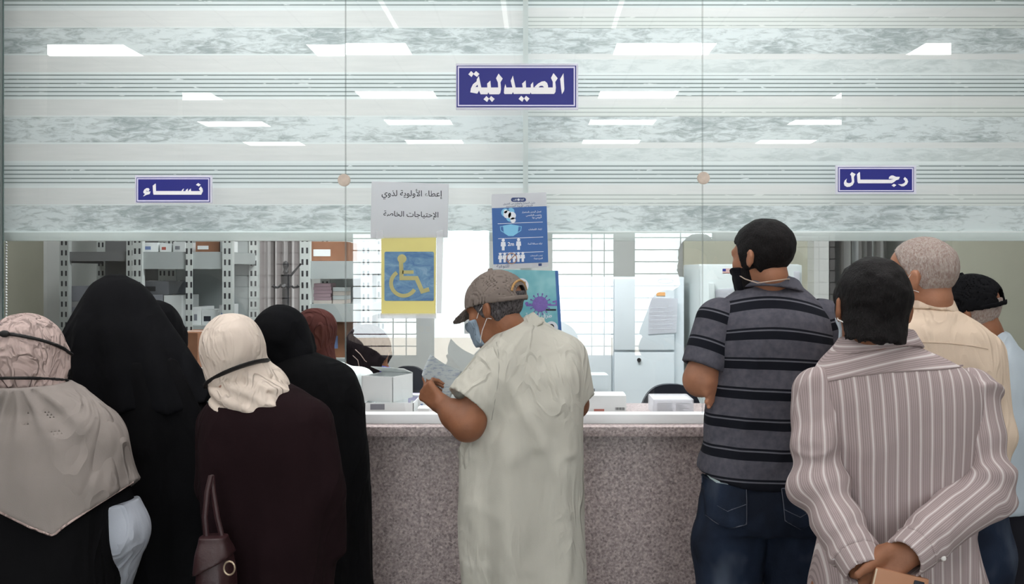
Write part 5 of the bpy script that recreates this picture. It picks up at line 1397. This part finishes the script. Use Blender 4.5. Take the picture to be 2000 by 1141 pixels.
rP = [(552, 1462, 1556, .055, .02), (566, 1444, 1576, .072, .015), (588, 1408, 1598, .098, .008), (618, 1392, 1614, .118), (660, 1389, 1618, .127), (700, 1391, 1615, .13), (750, 1386, 1612, .13), (830, 1379, 1608, .126), (900, 1374, 1605, .126), (945, 1370, 1603, .13)]
tP = rows_field(rP, dP)
hP = Head(W(1489, 503, 2.74), 40, 3, 0, .84)
eP = person(float(tP.cx(1.1)), dP-DG, 'man in a grey polo with dark stripes and blue jeans, arms crossed')
shl_, ell_, wrl_ = W(1405, 630, 2.74), W(1367, 742, 2.71), W(1470, 768, 2.93)
shr_, elr_, wrr_ = W(1602, 632, 2.76), W(1622, 745, 2.78), W(1432, 735, 2.915)
hdl = hand(wrl_, (.9, .15, .1), (.1, -.9, .2), 1, (20, 30, 20))
hdr = hand(wrr_, (-.8, -.45, -.28), (-.1, -.75, .2), 1, (38, 45, 25))
cxP = X(1490, dP)
def legsP(r, sp=.088, top=.95):
    return [chain([(cxP+sg*.075, dP-DG, top), (cxP+sg*sp, dP-DG-.005, .86), (cxP+sg*(sp+.012), dP-DG+.01, .58), (cxP+sg*(sp+.02), dP-DG-.02, FL+.08)], r, .02) for sg in (-1, 1)]
_, ftP, _ = legs_field(cxP, dP-DG, .9, spread=.1)
fp_ = [rc(W(u0_, v0_, 2.70), W(u1_, v1_, 2.672), .0085, .0078) for u0_, v0_, u1_, v1_ in ((1399, 726, 1380, 752), (1399, 742, 1378, 770), (1398, 758, 1380, 786), (1396, 772, 1384, 796))]
fingP = lambda P: np.minimum.reduce([q(P) for q in fp_])
bodyP = U(hP.field(), hP.neck(W(1508, 580, 2.77), .056, .056), off(tP, -.02), chain([shl_, ell_, wrl_], (.05, .043, .029), .02), chain([shr_, elr_, wrr_], (.05, .043, .029), .02), hdl, hdr, fingP, *legsP((.09, .075, .05, .04)), ftP, k=.014)
bb = union_box((np.array([cxP-.25, dP-DG-.2, FL]), np.array([cxP+.25, dP-DG+.3, 1])), tP.box, hP.box(.15), bbox([shl_, ell_, shr_, elr_], .09))
field_obj('body', bodyP, bb[0], bb[1], .0065, sk_tan, eP)
def polo(P):
    z = P[:, 2]
    w = np.clip((Z(600, dP)-z)/.1, 0, 1)
    f = tP(P)-.005*w*(ridge(P, (7, 7, 4), 41)+.4*np.sin(40*(z+.6*np.abs(P[:, 0]-cxP))))*.7-.011*w*crease(P, (8, 8, 5), 43)
    return np.maximum(f, (Z(942, dP)+.03*np.clip((np.abs(P[:, 0]-cxP)/.16)**2, 0, 1.3)-z))
xcP = X(1500, dP)
def polo_s(P):
    z = P[:, 2]; a = np.interp(z, [Z(800, dP), Z(700, dP), Z(600, dP), Z(560, dP)], [0., .25, 1.35, 1.5]); x = P[:, 0]-xcP
    return z+a*x**2+.035*x-Z(600, dP)+.0806*20+.0*z
polo_o = field_obj('polo_shirt', polo, tP.box[0]-.02, tP.box[1]+.02, .0068, polo_m, eP, {'stripe': polo_s})
for s0, e0, tn in ((shl_, ell_, 0), (shr_, elr_, 1)):
    axp = unit(e0-s0); L_ = np.linalg.norm(e0-s0); en = s0+axp*L_*.80
    f = chain([s0+axp*-.0, en+axp*.03], (.068, .061)); ho = chain([s0+axp*.05, en+axp*.08], (.05, .0515))
    g = (lambda f, ho, en, axp: lambda P: np.maximum(np.maximum(f(P)-.003*ridge(P, (9, 9, 7), 44), (P-en.astype(f32))@axp.astype(f32)), -ho(P)))(f, ho, en, axp)
    b_ = bbox([s0, en], .09); st = (lambda s0, axp: lambda P: -((P-s0.astype(f32))@axp.astype(f32))+.0806*20+.012)(s0, axp)
    field_obj('sleeve', g, b_[0], b_[1], .0055, polo_m, polo_o, {'stripe': st})
pc = W(1508, 560, 2.765)
def colP(P):
    q = P-pc.astype(f32); s_ = q[:, 2]+.12*q[:, 0]+.25*q[:, 1]; r = np.sqrt((q[:, 0]/1.06)**2+q[:, 1]**2)
    return np.maximum(np.abs(r-(.0745-.55*s_))-.006, np.abs(s_+.001)-.02)
polo_plain = cloth('grey collar knit', lin(92, 92, 102), fold=.2, weave=.4)
field_obj('collar', colP, pc-.13, pc+.13, .0042, polo_plain, polo_o)
b = hP.box(.15); field_obj('hair', hair_field(hP, .009, ((-.12, -.082), (-.04, -.078), (-.02, -.03), (.012, -.045), (.028, -.03), (.04, .03), (.07, .06), (.1, .072)), .002, 3), b[0], b[1], .0042, hair_black, eP)
def beard(q): return np.maximum(np.maximum(np.maximum(hP.face_only(q)-.004-.001*vn(q, 80, 3), q[:, 2]+.03+.6*np.clip(q[:, 1]-.03, 0, 1)), .005-q[:, 1]), -(hP.face_only(q)+.004))
field_obj('beard', hP.field(beard), b[0], b[1], .0042, hair_black, eP)
mkP = face_mask(eP, hP, cloth('black mask cloth', lin(20, 20, 26), fold=.2), y0=.035, z=(-.12, -.03), straps=False)
pts = [hP.Wd(p) for p in ((-.064, .05, -.055), (-.075, .015, -.07), (-.07, -.03, -.085), (-.045, -.075, -.08), (0, -.097, -.075), (.045, -.075, -.075), (.07, -.03, -.08))]
MB().tube(pts, .0017, 6).build('strap', simple('pale cord', lin(190, 170, 156), .6), mkP, True)
# jeans
jean, nt, bs = nm('dark blue denim'); v = coords(nt, (1, 1, .6))
fade = noise(nt, v, 5.5, 3); tw = noise(nt, coords(nt, (1, 1, 1)), 300, 3)
c1 = ramp(nt, fade, [(.40, lin(20, 25, 37)), (.56, lin(32, 42, 60)), (.72, lin(78, 86, 100))])
nt.links.new(mix(nt, math_(nt, 'MULTIPLY', tw, .12), c1, lin(60, 70, 86)), bs.inputs['Base Color']); bs.inputs['Roughness'].default_value = .9; bs.inputs['Specular IOR Level'].default_value = .15
bump(nt, bs, math_(nt, 'ADD', math_(nt, 'MULTIPLY', noise(nt, coords(nt, (1, 1, .5)), 14, 3, .5, .5), .7), math_(nt, 'MULTIPLY', tw, .05)), .6, .02)
denim_dark = simple('pale denim stitching', lin(84, 88, 100), .9, var=.2)
hipP = rows_field([(925, 1380, 1602, .118, -.005), (960, 1377, 1604, .128, -.01), (1000, 1376, 1604, .13, -.012), (1025, 1378, 1602, .12, -.01)], dP, 2.5)
jl = legsP((.10, .098, .074, .068))
def jeans(P):
    f = smin(hipP(P), smin(jl[0](P), jl[1](P), .004), .025)
    return np.maximum(f-.011*crease(P, (9, 9, 7), 52)-.003*ridge(P, (8, 8, 6), 51)*np.clip((1.0-P[:, 2])/.1, 0, 1), FL+.04-P[:, 2])
jo = field_obj('jeans', jeans, (cxP-.26, dP-DG-.2, FL), (cxP+.26, dP-DG+.2, Z(920, dP)), .0072, jean, eP); shoes(eP, cxP, dP-DG, .1)
def patch(name, poly_uv, d, fn, ybox, th, mat, parent, border=None):
    """a flat piece laid on the surface fn seen from behind: polygon grid"""
    us = [p[0] for p in poly_uv]; vs_ = [p[1] for p in poly_uv]; n = 16; V_ = []; Fq = []; idx = {}
    def inside(x, y):
        r = False; j = len(poly_uv)-1
        for i in range(len(poly_uv)):
            xi, yi = poly_uv[i]; xj, yj = poly_uv[j]
            if (yi > y) != (yj > y) and x < (xj-xi)*(y-yi)/(yj-yi)+xi: r = not r
            j = i
        return r
    # bilinear in a 4-corner frame: columns between left and right edge per row
    for i in range(n+1):
        v_ = min(vs_)+(max(vs_)-min(vs_))*(i/n*.998+.001); xs_ = []
        j = len(poly_uv)-1
        for k in range(len(poly_uv)):
            xi, yi = poly_uv[k]; xj, yj = poly_uv[j]
            if (yi > v_) != (yj > v_): xs_.append((xj-xi)*(v_-yi)/(yj-yi)+xi)
            j = k
        l_, r_ = min(xs_), max(xs_)
        for k in range(n+1):
            u_ = l_+(r_-l_)*k/n; x_, z_ = X(u_, d), Z(v_, d); V_.append((x_, surf_y(fn, x_, z_, *ybox)-th, z_))
    for i in range(n):
        for k in range(n): a = i*(n+1)+k; Fq.append([a, a+1, a+n+2, a+n+1])
    o = make_obj(name, V_, Fq, mat, parent); sm = o.modifiers.new('thickness', 'SOLIDIFY'); sm.thickness = .003; sm.offset = -1
    return o
yb = (dP-DG-.3, dP-DG)
for poly, dash in (([(1386, 946), (1458, 949), (1456, 1022), (1420, 1034), (1387, 1018)], 1), ([(1526, 954), (1594, 950), (1592, 1018), (1562, 1032), (1530, 1014)], 0)):
    po = patch('back_pocket', poly, dP-.13, jeans, yb, .006, jean, jo)
    m = MB(); sg = [(poly[i], poly[(i+1) % len(poly)]) for i in range(len(poly))]
    for a_, b_ in sg:
        pts = []
        for k in range(9):
            u_, v_ = a_[0]+(b_[0]-a_[0])*k/8, a_[1]+(b_[1]-a_[1])*k/8; x_, z_ = X(u_, dP-.13), Z(v_, dP-.13); pts.append((x_, surf_y(jeans, x_, z_, *yb)-.0075, z_))
        m.tube(pts, .0016, 5)
    pts = []
    for k in range(13):
        u_ = poly[0][0]+2+(poly[1][0]-poly[0][0]-4)*k/12; v_ = poly[0][1]+(40+abs(6-k)*-2.6+14); x_, z_ = X(u_, dP-.13), Z(v_, dP-.13); pts.append((x_, surf_y(jeans, x_, z_, *yb)-.0075, z_))
    m.tube(pts, .0022, 5); m.build('stitching', denim_dark, po, True)
e = None
pts_ = [(1397, 935), (1412, 935.5), (1416, 939), (1441, 944), (1443, 950), (1396, 949)]
blue_paper = simple('pale blue white tissue', lin(205, 224, 228), .8, var=.08, vs=60)
o = patch('paper_slip', pts_, dP-.13, jeans, yb, .0025, blue_paper, None)
tag(o, 'folded pale slip sticking out of the left back jeans pocket', 'paper')

# ------------------------------------------------------------------ the man in the pinstriped shirt, nearest
dJ = 2.2
rJ = [(660, 1648, 1768, .074, -.004), (680, 1630, 1788, .086, -.002), (705, 1606, 1852, .104, .004), (735, 1590, 1904, .118), (775, 1584, 1914, .128), (850, 1600, 1905, .132), (950, 1616, 1892, .13), (1040, 1614, 1892, .13), (1141, 1594, 1911, .135), (1240, 1590, 1914, .14), (1300, 1592, 1912, .14)]
tJ = rows_field(rJ, dJ)
def pin(nt, s_):
    f_ = math_(nt, 'FRACT', math_(nt, 'DIVIDE', s_, .0238))
    base = mix(nt, math_(nt, 'MULTIPLY', noise(nt, coords(nt), 9, 3), .5), lin(176, 160, 160), lin(158, 146, 146))
    dk = math_(nt, 'MAXIMUM', math_(nt, 'COMPARE', f_, .34, .035), math_(nt, 'MAXIMUM', math_(nt, 'COMPARE', f_, .5, .03), math_(nt, 'MAXIMUM', math_(nt, 'COMPARE', f_, .66, .03), math_(nt, 'COMPARE', f_, .84, .035))))
    c = mix(nt, math_(nt, 'MULTIPLY', dk, .55), base, lin(122, 110, 112))
    return mix(nt, math_(nt, 'LESS_THAN', f_, .15), c, lin(206, 198, 198))
def pin_build(nt, a):
    c1 = pin(nt, a('across')); c2 = pin(nt, a('down')); return mix(nt, math_(nt, 'GREATER_THAN', a('yoke'), 0.0), c1, c2)
pin_m = stripe_attr_mat('pinstriped shirt cotton', pin_build)
hJ = Head(W(1703, 605, 2.18), -4, 4, 3, .89)
eJ = person(float(tJ.cx(1.)), dJ-DG, 'man in a pinstriped pale shirt with hands clasped behind his back, nearest on the right')
aL = [W(1594, 768, 2.19), W(1598, 948, 2.13), W(1672, 1086, 1.99)]
aR = [W(1900, 768, 2.19), W(1927, 955, 2.12), W(1786, 1074, 1.965)]
hJR = hand(W(1778, 1080, 1.955), (-.90, -.05, -.42), (-.25, .8, -.5), -1, (46, 66, 40), .95, (4, 10), tdir=(-.84, -.34, -.42), spread=.12)
hJL = hand(W(1690, 1108, 1.985), (.75, .02, -.6), (.45, -.35, .45), 1, (22, 40, 30), .88)
cxJ = float(tJ.cx(.9))
lgJ, ftJ, _ = legs_field(cxJ, dJ-DG, .9, (.09, .065, .048), .1)
bodyJ = U(hJ.field(), hJ.neck(W(1708, 690, 2.2), .058, .056), off(tJ, -.022), chain(aL, (.045, .041, .028), .02), chain(aR, (.045, .041, .028), .02), hJR, hJL, lgJ, ftJ, k=.012)
bb = union_box((np.array([cxJ-.22, dJ-DG-.2, FL]), np.array([cxJ+.22, dJ-DG+.25, 1])), tJ.box, hJ.box(.15), bbox(aL+aR, .13))
field_obj('body', bodyJ, bb[0], bb[1], .0052, sk_brown, eJ)
def shirtJ(P):
    z = P[:, 2]; x = P[:, 0]; w = np.clip((Z(720, dJ)-z)/.15, 0, 1)
    wr_ = .004*ridge(P, (8, 8, 2.5), 61)+.006*w*np.sin(34*(x-cxJ)+1.5*vn(P, (4, 4, 1.5), 62))*np.clip((Z(900, dJ)-z)/.3, 0, 1)+.004*ridge(P, (6, 6, 6), 63)+.012*crease(P, (7, 7, 3), 64)
    return np.maximum(tJ(P)-wr_*(.35+.65*w), Z(1285, dJ)-z+.06*((x-cxJ)/.18)**2*-1)
def yokeline(x): return np.interp(x, [X(u, dJ) for u in (1560, 1585, 1640, 1700, 1760, 1840, 1880, 1930)], [Z(v, dJ) for v in (752, 745, 726, 717, 714, 712, 714, 722)])
def attrsJ(): 
    return {'across': lambda P: P[:, 0]-cxJ+.12*(P[:, 2]-1.2)*np.clip(-(P[:, 0]-cxJ+.0)*3, -.3, 1)+1.0, 'down': lambda P: P[:, 2]-.13*(P[:, 0]-cxJ)+.85*(P[:, 0]-cxJ-.0)**2+1.013, 'yoke': lambda P: P[:, 2]-yokeline(P[:, 0])}
so = field_obj('shirt', shirtJ, tJ.box[0]-.02, tJ.box[1]+.02, .0068, pin_m, eJ, attrsJ())
# yoke seam
m = MB(); pts = []
for u_ in range(1604, 1884, 12):
    x_ = X(u_, dJ); z_ = float(yokeline(x_)); pts.append((x_, surf_y(shirtJ, x_, z_, dJ-DG-.3, dJ-DG)-.0005, z_))
m.tube(pts, .0018, 6); m.build('yoke_seam', simple('shirt seam shade', lin(150, 136, 136), .9), so, True)
def arm_coord(pts, up):
    A = [np.asarray(p, f32) for p in pts]
    def fr_(a, b_, up):
        t = (b_-a)/np.linalg.norm(b_-a); n1 = up-t*(up@t); n1 = n1/np.linalg.norm(n1); return t, n1, np.cross(t, n1)
    def fn(P):
        out = []; ds = []
        for a, b_ in zip(A[:-1], A[1:]):
            t, n1, n2 = fr_(a, b_, np.asarray(up, f32)); q = P-a; L_ = np.linalg.norm(b_-a); h_ = np.clip(q@t, 0, L_); q2 = q-h_[:, None]*t
            ds.append(np.linalg.norm(q2, axis=1)); out.append(np.arctan2(q2@n2, q2@n1)*.052)
        w = 1/(1+np.exp(np.clip((ds[0]-ds[1])*160, -30, 30))); return out[0]*w+out[1]*(1-w)+2
    return fn
for pts, up, sd, en_ in ((aL, (0, -1, .2), 71, 1), (aR, (0, -1, .2), 81, -1)):
    f = chain([pts[0], pts[1], pts[2]], (.053, .054, .043), .03)
    u1 = unit(pts[1]-pts[0]); u2 = unit(pts[2]-pts[1]); pe = np.asarray(pts[2], f32)
    def g(P, f=f, pts=pts, u1=u1, u2=u2, sd=sd, pe=pe):
        q1 = np.linalg.norm(P-np.asarray(pts[1], f32), axis=1); s2 = (P-np.asarray(pts[1], f32))@u2.astype(f32); s1 = (P-np.asarray(pts[1], f32))@u1.astype(f32)
        wr_ = .008*np.exp(-(q1/.12)**2)*np.sin(95*(s1*.8+.25*P[:, 0])+2*vn(P, 12, sd))+.004*ridge(P, (9, 9, 6), sd+1)+.013*crease(P, (9, 9, 8), sd+3, .18)+.005*np.exp(-((s2-np.linalg.norm(pts[2]-pts[1])+.03)/.03)**2)*np.sin(120*s2+2*vn(P, 20, sd+2))*.5
        return np.maximum(np.maximum(f(P)-wr_, (P-pe)@u2.astype(f32)), -chain([pts[2]-u2*.02, pts[2]+u2*.06], (.036, .038))(P))
    b_ = bbox(pts, .075); ca = arm_coord(pts, up)
    so2 = field_obj('sleeve', g, b_[0], b_[1], .0055, pin_m, so, {'across': ca, 'down': ca, 'yoke': lambda P: P[:, 0]*0-1})
    # buttoned cuff
    c0 = pts[2]-u2*.005; c1 = pts[2]+u2*.04
    cu = chain([c0, c1], (.0445, .041)); ci = chain([c0-u2*.03, c1+u2*.03], (.037, .0345))
    gg = (lambda cu, ci, c0, c1, u2, sd: lambda P: np.maximum(np.maximum(np.maximum(cu(P)-.0015*ridge(P, (14, 14, 14), sd), (P-c1.astype(f32))@u2.astype(f32)), -((P-c0.astype(f32))@u2.astype(f32))), -ci(P)))(cu, ci, c0, c1, u2, sd)
    b_ = bbox([c0, c1], .06); field_obj('cuff', gg, b_[0], b_[1], .0042, pin_m, so, {'across': ca, 'down': ca, 'yoke': lambda P: P[:, 0]*0-1})
bp = aR[2]-unit(aR[2]-aR[1])*.05+np.array([.012, -.045, -.028]); o = field_obj('button', ell(bp, (.006, .003, .006)), bp-.01, bp+.01, .002, strap_w, so)
pcJ = W(1708, 676, 2.195)
def colJ(P):
    q = P-pcJ.astype(f32); s_ = q[:, 2]-.12*q[:, 0]+.25*q[:, 1]; r = np.sqrt((q[:, 0]/1.05)**2+q[:, 1]**2)
    return np.maximum(np.abs(r-(.084-.5*s_))-.0055, np.abs(s_)-.021)
field_obj('collar', colJ, pcJ-.13, pcJ+.13, .0042, pin_m, so, {'across': lambda P: P[:, 2]-.12*P[:, 0]+1.0, 'down': lambda P: P[:, 2]-.12*P[:, 0]+1.007, 'yoke': lambda P: P[:, 0]*0-1})
tro = U(*[chain([(cxJ+sg*.06, dJ-DG, .95), (cxJ+sg*.068, dJ-DG, .86), (cxJ+sg*.11, dJ-DG+.01, .56), (cxJ+sg*.11, dJ-DG-.02, FL+.08)], (.095, .092, .072, .066), .02) for sg in (-1, 1)], k=.006)
field_obj('trousers', cut(tro, ((0, 0, FL+.04), (0, 0, -1)), ((0, 0, .95), (0, 0, 1))), (cxJ-.24, dJ-DG-.15, FL), (cxJ+.24, dJ-DG+.15, 1), .011, cloth('dark trousers', lin(40, 40, 46)), eJ); shoes(eJ, cxJ, dJ-DG, .1)
b = hJ.box(.15); field_obj('hair', hair_field(hJ, .0135, ((-.15, -.082), (-.06, -.08), (-.035, -.055), (-.018, -.02), (.012, -.03), (.03, .0), (.05, .03), (.075, .065), (.1, .075)), .003, 7, nape=True), b[0], b[1], .0042, hair_black, eJ)
mkJ = face_mask(eJ, hJ, mask_w, straps=False)
def onhead(h, x_, z_, t):
    lo_y, hi_y = -.2, -.02
    for _ in range(24):
        mid = (lo_y+hi_y)/2
        if h.face_only(np.array([[x_, mid, z_]], f32))[0]-t > 0: lo_y = mid
        else: hi_y = mid
    return h.Wd((x_, lo_y, z_))
MB().tube([hJ.Wd((-.084, -.005, -.02)), hJ.Wd((-.088, -.03, -.03)), onhead(hJ, -.06, -.045, .02), onhead(hJ, -.025, -.06, .02), onhead(hJ, 0, -.063, .02)], .0015, 6).build('strap', strap_w, mkJ, True)
MB().tube([onhead(hJ, -.012, -.068, .021), onhead(hJ, .006, -.064, .023), onhead(hJ, .02, -.052, .022)], [.0016, .0032, .002], 8).build('strap_end', strap_w, mkJ, True)
MB().tube([onhead(hJ, .034, -.044, .02), onhead(hJ, .042, -.054, .022), onhead(hJ, .043, -.07, .02), onhead(hJ, .038, -.082, .018)], [.0018, .0033, .003, .0018], 8).build('strap_end', strap_w, mkJ, True)
# tan phone in his hands
tan = simple('tan phone cover', lin(188, 136, 104), .5, var=.04)
R3 = Matrix.Rotation(math.radians(-14), 3, 'Y') @ Matrix.Rotation(math.radians(0), 3, 'Y')
pcn = W(1752, 1160, 1.935)
R3 = Matrix.Rotation(math.radians(13), 3, 'Y')
e = empty('phone', pcn-np.array([0, 0, .05]), 'tan covered phone held behind the back of the man in the pinstriped shirt', 'phone')
m = MB(); hw, hh = .053, .042
m.box(pcn-np.array([hw, .006, hh]), pcn+np.array([hw, .005, hh]), .004, R=R3, piv=pcn); m.build('cover', tan, e, True)
m = MB(); cc = pcn+np.array([.034, -.007, .028]); m.box(cc-np.array([.01, .0015, .007]), cc+np.array([.01, .001, .007]), .002, R=R3, piv=pcn); m.build('camera_window', plast_blk, e, True)
m = MB(); cc = pcn+np.array([-.052, -.0065, 0]); m.box(cc-np.array([.0015, .001, hh*.95]), cc+np.array([.0015, .001, hh*.95]), R=R3, piv=pcn); m.build('edge_trim', simple('cream edge', lin(226, 206, 180), .5), e)

# ------------------------------------------------------------------ grey haired man in the cream shirt
dK = 2.6
cream = cloth('cream shirt cotton', lin(220, 200, 180), var=.05, fold=.5, fs=9)
rK = [(590, 1776, 1842, .055, .015), (606, 1756, 1862, .075, .01), (628, 1722, 1900, .1), (655, 1698, 1932, .118), (700, 1688, 1946, .126), (780, 1688, 1948, .128), (880, 1698, 1956, .125), (990, 1700, 1962, .13)]
tK = rows_field(rK, dK); cxK = float(tK.cx(1.05))
hK = Head(W(1797, 546, 2.6), 50, 2, 0, .9, 1.0)
eK = person(cxK, dK-DG, 'grey haired man in a cream shirt behind the man in the pinstriped shirt')
kR = [W(1922, 690, 2.6), W(1940, 850, 2.57), W(1900, 930, 2.69)]; kL = [W(1712, 690, 2.6), W(1694, 850, 2.6), W(1760, 900, 2.82)]
lgK, ftK, _ = legs_field(cxK, dK-DG, .9, (.085, .062, .048), .095)
bodyK = U(hK.field(), hK.neck(W(1808, 612, 2.61), .06, .056), off(tK, -.02), chain(kR, (.047, .042, .028), .02), chain(kL, (.047, .042, .028), .02), hand(kR[2], (-.95, .12, -.1), (0, 0, -1), -1), hand(kL[2], (.8, .5, 0), (0, 0, -1), 1), lgK, ftK, k=.014)
bb = union_box((np.array([cxK-.22, dK-DG-.2, FL]), np.array([cxK+.22, dK-DG+.25, 1])), tK.box, hK.box(.15), bbox(kR+kL, .15))
field_obj('body', bodyK, bb[0], bb[1], .0072, sk_tan, eK)
def shirtK(P):
    z = P[:, 2]; w = np.clip((Z(680, dK)-z)/.1, 0, 1)
    f = tK(P)-.005*(ridge(P, (7, 7, 3), 91)+.5*ridge(P, (14, 14, 3), 92)+2.2*crease(P, (8, 8, 4), 94))*(.3+.7*w)
    for a_ in (kR, kL): f = smin(f, cut(chain(a_, (.052, .05, .042), .03), (a_[2], a_[2]-a_[1]))(P)-.003*ridge(P, (10, 10, 8), 93), .02)
    return np.maximum(f, Z(985, dK)-z)
bb = union_box(tK.box, bbox(kR+kL, .06)); so = field_obj('shirt', shirtK, bb[0]-.02, bb[1]+.02, .0075, cream, eK)
m = MB(); pts = []
for u_ in range(1712, 1938, 12):
    x_ = X(u_, dK-.1); z_ = Z(668+((u_-1800)/130)**2*14, dK-.1); pts.append((x_, surf_y(shirtK, x_, z_, dK-DG-.3, dK-DG)-.0005, z_))
m.tube(pts, .0011, 6); m.build('yoke_seam', simple('cream seam shade', lin(200, 178, 158), .9), so, True)
pk_ = W(1809, 600, 2.61)
def colK(P):
    q = P-pk_.astype(f32); s_ = q[:, 2]+.1*q[:, 0]+.2*q[:, 1]; r = np.sqrt((q[:, 0]/1.03)**2+q[:, 1]**2)
    return np.maximum(np.abs(r-(.0685-.4*s_))-.0055, np.abs(s_)-.02)
field_obj('collar', colK, pk_-.13, pk_+.13, .0045, cream, so)
jk = U(*[chain([(cxK+sg*.075, dK-DG, .98), (cxK+sg*.1, dK-DG, .86), (cxK+sg*.108, dK-DG+.01, .58), (cxK+sg*.11, dK-DG-.02, FL+.08)], (.1, .098, .074, .068), .02) for sg in (-1, 1)], k=.006)
field_obj('jeans', cut(jk, ((0, 0, FL+.04), (0, 0, -1)), ((0, 0, 1.0), (0, 0, 1))), (cxK-.25, dK-DG-.15, FL), (cxK+.25, dK-DG+.15, 1.02), .01, jean, eK); shoes(eK, cxK, dK-DG, .1)
b = hK.box(.15); field_obj('hair', hair_field(hK, .0035, ((-.12, -.06), (-.04, -.06), (-.02, -.015), (.0, .0), (.02, .03), (.04, .055), (.06, .085), (.1, .1)), .0012, 9), b[0], b[1], .0042, hair_grey, eK)
face_mask(eK, hK, mask_w)

# ------------------------------------------------------------------ man in the black cap at the far right
dL = 2.85
blue_shirt = cloth('pale blue shirt cotton', lin(186, 198, 208), var=.05, fold=.5, fs=9)
rL = [(652, 1908, 1962, .055, .01), (672, 1880, 1980, .08), (700, 1856, 1992, .105), (750, 1846, 2000, .12), (850, 1848, 2002, .122), (1000, 1850, 2003, .125)]
tL = rows_field(rL, dL); cxL = float(tL.cx(1.1))
hL = Head(W(1894, 614, 2.85), 50, 16, -4, .85)
eL = person(cxL, dL-DG, 'man in a black cap and pale blue shirt at the far right of the queue')
lR = [W(1978, 715, 2.85), W(1990, 840, 2.82), W(1960, 900, 3.0)]; lL = [W(1868, 715, 2.85), W(1858, 850, 2.86), W(1900, 880, 3.03)]
lgL, ftL, _ = legs_field(cxL, dL-DG, .9, (.082, .062, .048), .09)
bodyL = U(hL.field(), hL.neck(W(1930, 672, 2.86), .055, .054), off(tL, -.02), chain(lR, (.045, .04, .028), .02), chain(lL, (.045, .04, .028), .02), hand(lR[2], (-.75, .6, .1), (0, 0, -1), -1), hand(lL[2], (.8, .5, .1), (0, 0, -1), 1), lgL, ftL, k=.014)
bb = union_box((np.array([cxL-.22, dL-DG-.2, FL]), np.array([cxL+.22, dL-DG+.25, 1])), tL.box, hL.box(.15), bbox(lR+lL, .15))
field_obj('body', bodyL, bb[0], bb[1], .0085, sk_brown, eL)
def shirtL(P):
    f = tL(P)-.005*ridge(P, (8, 8, 3), 95)-.005*crease(P, (8, 8, 4), 97)
    for a_ in (lR, lL): f = smin(f, cut(chain(a_, (.052, .05, .044), .03), (a_[2], a_[2]-a_[1]))(P)-.003*ridge(P, (10, 10, 8), 96), .02)
    return np.maximum(f, Z(990, dL)-P[:, 2])
bb = union_box(tL.box, bbox(lR+lL, .06)); field_obj('shirt', shirtL, bb[0]-.02, bb[1]+.02, .009, blue_shirt, eL)
jl_ = U(*[chain([(cxL+sg*.075, dL-DG, .98), (cxL+sg*.095, dL-DG, .86), (cxL+sg*.1, dL-DG+.01, .58), (cxL+sg*.1, dL-DG-.02, FL+.08)], (.098, .095, .074, .068), .02) for sg in (-1, 1)], k=.006)
field_obj('trousers', cut(jl_, ((0, 0, FL+.04), (0, 0, -1)), ((0, 0, 1.0), (0, 0, 1))), (cxL-.25, dL-DG-.15, FL), (cxL+.25, dL-DG+.15, 1.02), .011, MATS['dark trousers'], eL); shoes(eL, cxL, dL-DG, .095)
b = hL.box(.15); field_obj('hair', hair_field(hL, .006, amp=.002, top=.03, seed=12), b[0], b[1], .005, hair_grey, eL)
cap(hL, eL, black_cloth2, z0=.012)
face_mask(eL, hL, mask_w, straps=False)
